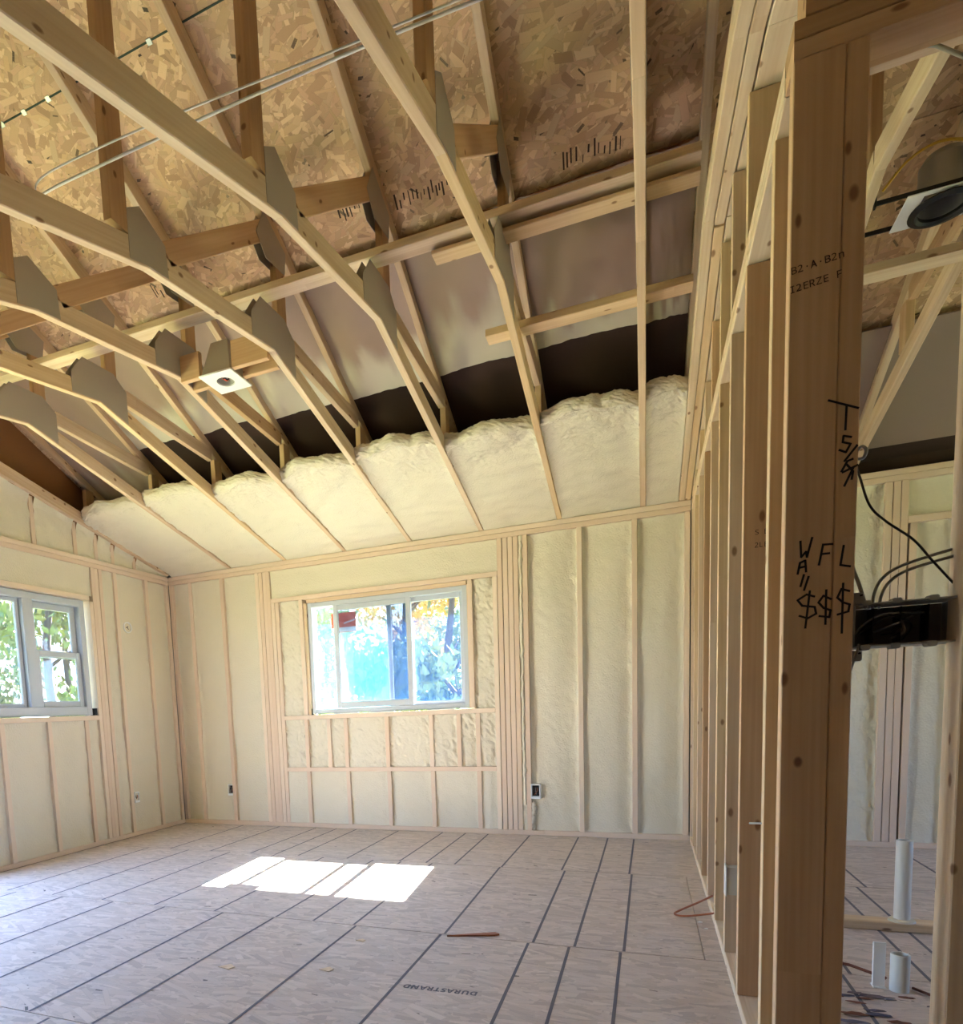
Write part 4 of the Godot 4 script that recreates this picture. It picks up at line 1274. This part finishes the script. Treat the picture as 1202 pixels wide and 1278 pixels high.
# ---------------------------------------------------------------- litter
func build_litter() -> void:
	var s := thing("wood_splinter", "reddish brown wood splinter lying on the floor in front of the sunlit patch", "splinter")
	part(s, "sliver", extrude(PackedVector2Array([Vector2(-0.12, -0.004), Vector2(0.10, -0.022), Vector2(0.125, -0.012), Vector2(0.11, 0.012), Vector2(0.02, 0.008)]), 0.008), M.copper, Transform3D(Basis(Vector3(0.92, 0, -0.38), Vector3(-0.38, 0, -0.92), Vector3(0, 1, 0)), Vector3(3.462, 0.0048, 2.395)))
	var c := thing("copper_wire", "loop of copper coloured wire poking from under the partition onto the floor", "wire")
	tube(c, "strand", smooth([Vector3(4.53, 0.046, 1.62), Vector3(4.46, 0.03, 1.70), Vector3(4.37, 0.012, 1.80), Vector3(4.345, 0.008, 1.85), Vector3(4.38, 0.008, 1.875), Vector3(4.45, 0.022, 1.885), Vector3(4.53, 0.045, 1.90)]), 0.005, M.copper, 8)
	var r := thing("rusty_rod", "thin brown rod lying on the floor from the post towards the pipe stub", "rod")
	tube(r, "strand", [Vector3(4.80, 0.030, 2.34), Vector3(4.93, 0.028, 2.385), Vector3(5.02, 0.022, 2.47)], 0.006, M.rust, 8)
	var r2 := thing("rusty_rod", "short brown rod lying on the floor past the pipe stub", "rod")
	tube(r2, "strand", [Vector3(5.09, 0.007, 2.50), Vector3(5.14, 0.007, 2.57)], 0.005, M.rust, 8)
	var n := thing("nail", "pale nail sticking out of a partition stud near the post", "nail")
	tube(n, "shank", [Vector3(4.475, 0.72, 3.255), Vector3(4.5165, 0.725, 3.28)], 0.003, M.cable, 6)
	var spots := [[4.45, 1.93, "beside the partition plate near the wire loop", M.white, 0.012], [4.47, 2.02, "beside the partition plate below the wire loop", M.white, 0.009], [2.98, 2.95, "near the printed brand on the floor", M.pale, 0.03], [2.55, 3.05, "on the floor at the lower left of the room", M.pale, 0.035], [2.98, 2.60, "on the floor between the sun patch and the brand print", M.pale, 0.022]]
	for q in spots:
		var o := thing("foam_scrap", "small pale scrap " + q[2], "scrap", "", "", Vector3(q[0], 0.0, q[1]))
		var k: float = q[4]
		part(o, "flake", extrude(PackedVector2Array([Vector2(-k, -k * 0.4), Vector2(k * 0.7, -k * 0.7), Vector2(k, k * 0.2), Vector2(0.1 * k, k * 0.8)]), 0.003), q[3], Transform3D(Basis(Vector3.RIGHT, Vector3(0, 0, -1), Vector3.UP), Vector3(0, 0.0025, 0)))
	var st := thing("floor_stain_shadow", "brown stains and painted bluish shadow on the floor round the short pipe stub", "stain")
	for k in 40:
		var x := rng.randf_range(4.80, 5.16)
		var z := rng.randf_range(2.56, 3.0)
		var pts := PackedVector2Array()
		var rr := rng.randf_range(0.006, 0.026)
		for j in 12:
			var an := TAU * j / 12
			var q := rr * rng.randf_range(0.6, 1.2)
			pts.append(Vector2(cos(an) * q * 1.8, sin(an) * q * 0.6))
		part(st, "blotch", extrude(pts, 0.0008), [flat(Color(0.30, 0.30, 0.42), 0.4), M.rust, flat(Color(0.36, 0.30, 0.34), 0.5)][k % 3], Transform3D(Basis(Vector3.RIGHT, Vector3(0, 0, -1), Vector3.UP), Vector3(x, 0.0012 + 0.0002 * k, z)))  # bluish blotches put shadow into the colour, rust ones are stains


# ---------------------------------------------------------------- outdoors
func tree(label: String, at: Vector3, h: float, r: float, tone: Color, leaves: int, spread: float, low: float) -> void:
	var t := thing("shrub" if h < 3.0 else "tree", label, "shrub" if h < 3.0 else "tree", "trees outside the windows", "", at)
	var path: Array = []
	var rad: Array = []
	var lean := Vector3(rng.randf_range(-0.06, 0.06), 0, rng.randf_range(-0.06, 0.06))
	for k in 9:
		var y := h * k / 8.0
		path.append(Vector3(0, y, 0) + lean * y + Vector3(sin(k * 1.3) * 0.05, 0, cos(k * 1.7) * 0.05))
		rad.append(r * (1.0 - 0.8 * k / 8.0))
	tube(t, "trunk", path, r, M.bark, 10, rad)
	var tips: Array = []
	for k in 9:
		var y0 := h * rng.randf_range(low, 0.9)
		var an := rng.randf() * TAU
		var l := spread * rng.randf_range(0.5, 1.0)
		var p0 := Vector3(0, y0, 0) + lean * y0
		var p2 := p0 + Vector3(cos(an) * l, l * rng.randf_range(0.2, 0.8), sin(an) * l)
		var p1 := p0.lerp(p2, 0.5) + Vector3(0, 0.15 * l, 0)
		tube(t, "branch", smooth([p0, p1, p2], 5), 0.02, M.bark, 6, [0.05, 0.045, 0.04, 0.037, 0.033, 0.03, 0.026, 0.022, 0.018, 0.012, 0.008])
		tips.append([p1, p2])
	var mm := MultiMesh.new()
	mm.transform_format = MultiMesh.TRANSFORM_3D
	mm.use_colors = true
	mm.mesh = leaf_mesh()
	mm.instance_count = leaves
	for k in leaves:
		var b: Array = tips[k % tips.size()]
		var p: Vector3 = (b[0] as Vector3).lerp(b[1], rng.randf_range(0.3, 1.15)) + Vector3(rng.randfn(0, 0.4), rng.randfn(0, 0.35), rng.randfn(0, 0.4)) * spread * 0.42
		p.y = maxf(p.y, 0.1)
		var bs := Basis.from_euler(Vector3(rng.randf() * TAU, rng.randf() * TAU, rng.randf() * TAU)).scaled(Vector3.ONE * rng.randf_range(0.7, 1.5))
		mm.set_instance_transform(k, Transform3D(bs, p))
		mm.set_instance_color(k, tone.lerp(Color(0.30, 0.26, 0.05), rng.randf() * 0.5).darkened(rng.randf() * 0.3))
	var f := MultiMeshInstance3D.new()
	f.name = "foliage"
	f.multimesh = mm
	f.material_override = M.leaf
	f.set_meta("kind", "stuff")
	t.add_child(f)


var leaf_cache: ArrayMesh


func leaf_mesh() -> ArrayMesh:
	if leaf_cache:
		return leaf_cache
	var st := SurfaceTool.new()
	st.begin(Mesh.PRIMITIVE_TRIANGLES)
	var p := [Vector3(0, 0, -0.09), Vector3(0.045, 0.012, 0), Vector3(0, 0, 0.09), Vector3(-0.045, 0.012, 0)]
	for q in [p[0], p[1], p[2], p[0], p[2], p[3]]:
		st.set_color(Color.WHITE)
		st.add_vertex(q)
	st.generate_normals()
	leaf_cache = st.commit()
	return leaf_cache


func build_outdoors() -> void:
	var g := thing("terrain", "grassy ground outside the house", "ground", "", "structure")
	var at := func(u: float, v: float) -> Vector3:
		var x := lerpf(-70, 70, u)
		var z := lerpf(-70, 70, v)
		return Vector3(x, -0.62 + 0.5 * lump.get_noise_2d(x * 0.05, z * 0.05) * clampf((Vector2(x, z).length() - 14) / 10, 0, 1), z)
	part(g, "ground", grid_mesh(70, 70, at, Vector2(70, 70)), M.soil)
	var gn := Color(0.16, 0.26, 0.08)
	var gold := Color(0.60, 0.40, 0.10)
	var spec := [
		["bushy green tree behind the left half of the sliding window", Vector3(-4.6, -0.6, -12.5), 6.0, 0.16, gn, 2600, 2.0, 0.2],
		["green tree filling the right pane of the sliding window", Vector3(-0.6, -0.6, -11.0), 6.5, 0.16, Color(0.13, 0.22, 0.10), 5200, 2.4, 0.0],
		["golden leaved tree behind the middle of the sliding window", Vector3(-2.5, -0.6, -13.5), 7.5, 0.15, gold, 2200, 2.0, 0.35],
		["tall green tree far behind the sliding window", Vector3(-3.6, -0.6, -19.0), 10.0, 0.2, gn, 3000, 3.0, 0.2],
		["wide green tree far behind the right pane of the sliding window", Vector3(0.5, -0.6, -18.0), 10.0, 0.2, gn, 3000, 3.0, 0.15],
		["tree with a forked dark trunk behind the upper sash of the left window", Vector3(-8.4, -0.6, -5.4), 7.0, 0.14, gn, 1500, 1.7, 0.3],
		["slim tree behind the lower sash of the left window", Vector3(-9.8, -0.6, -7.4), 7.0, 0.12, Color(0.16, 0.20, 0.04), 2400, 2.0, 0.15],
		["dark trunked tree behind the fixed pane of the left window", Vector3(-7.8, -0.6, -3.2), 7.0, 0.15, gn, 1500, 1.8, 0.3],
		["green tree deep in the woods behind the left window", Vector3(-14.0, -0.6, -8.0), 9.0, 0.18, gn, 3200, 2.8, 0.1],
		["yellow green tree deep in the woods left of the left window", Vector3(-13.5, -0.6, -5.0), 9.0, 0.18, Color(0.22, 0.24, 0.05), 3000, 2.8, 0.1]]
	var low := [
		["leafy shrub close outside the right pane of the sliding window", Vector3(0.9, -0.6, -6.5), Color(0.18, 0.27, 0.12)],
		["leafy shrub outside the meeting rails of the sliding window", Vector3(-0.4, -0.6, -7.6), Color(0.20, 0.30, 0.12)],
		["pale leafy shrub outside the left edge of the sliding window", Vector3(-3.4, -0.6, -9.0), Color(0.24, 0.34, 0.14)],
		["leafy shrub outside the lower sash of the left window", Vector3(-7.4, -0.6, -6.4), Color(0.20, 0.30, 0.10)],
		["yellow green shrub outside the fixed pane of the left window", Vector3(-8.6, -0.6, -4.4), Color(0.30, 0.34, 0.08)]]
	for s in low:
		tree(s[0], s[1], 2.3, 0.04, s[2], 4200, 1.25, 0.1)
	for s in spec:
		tree(s[0], s[1], s[2], s[3], s[4], s[5], s[6], s[7])
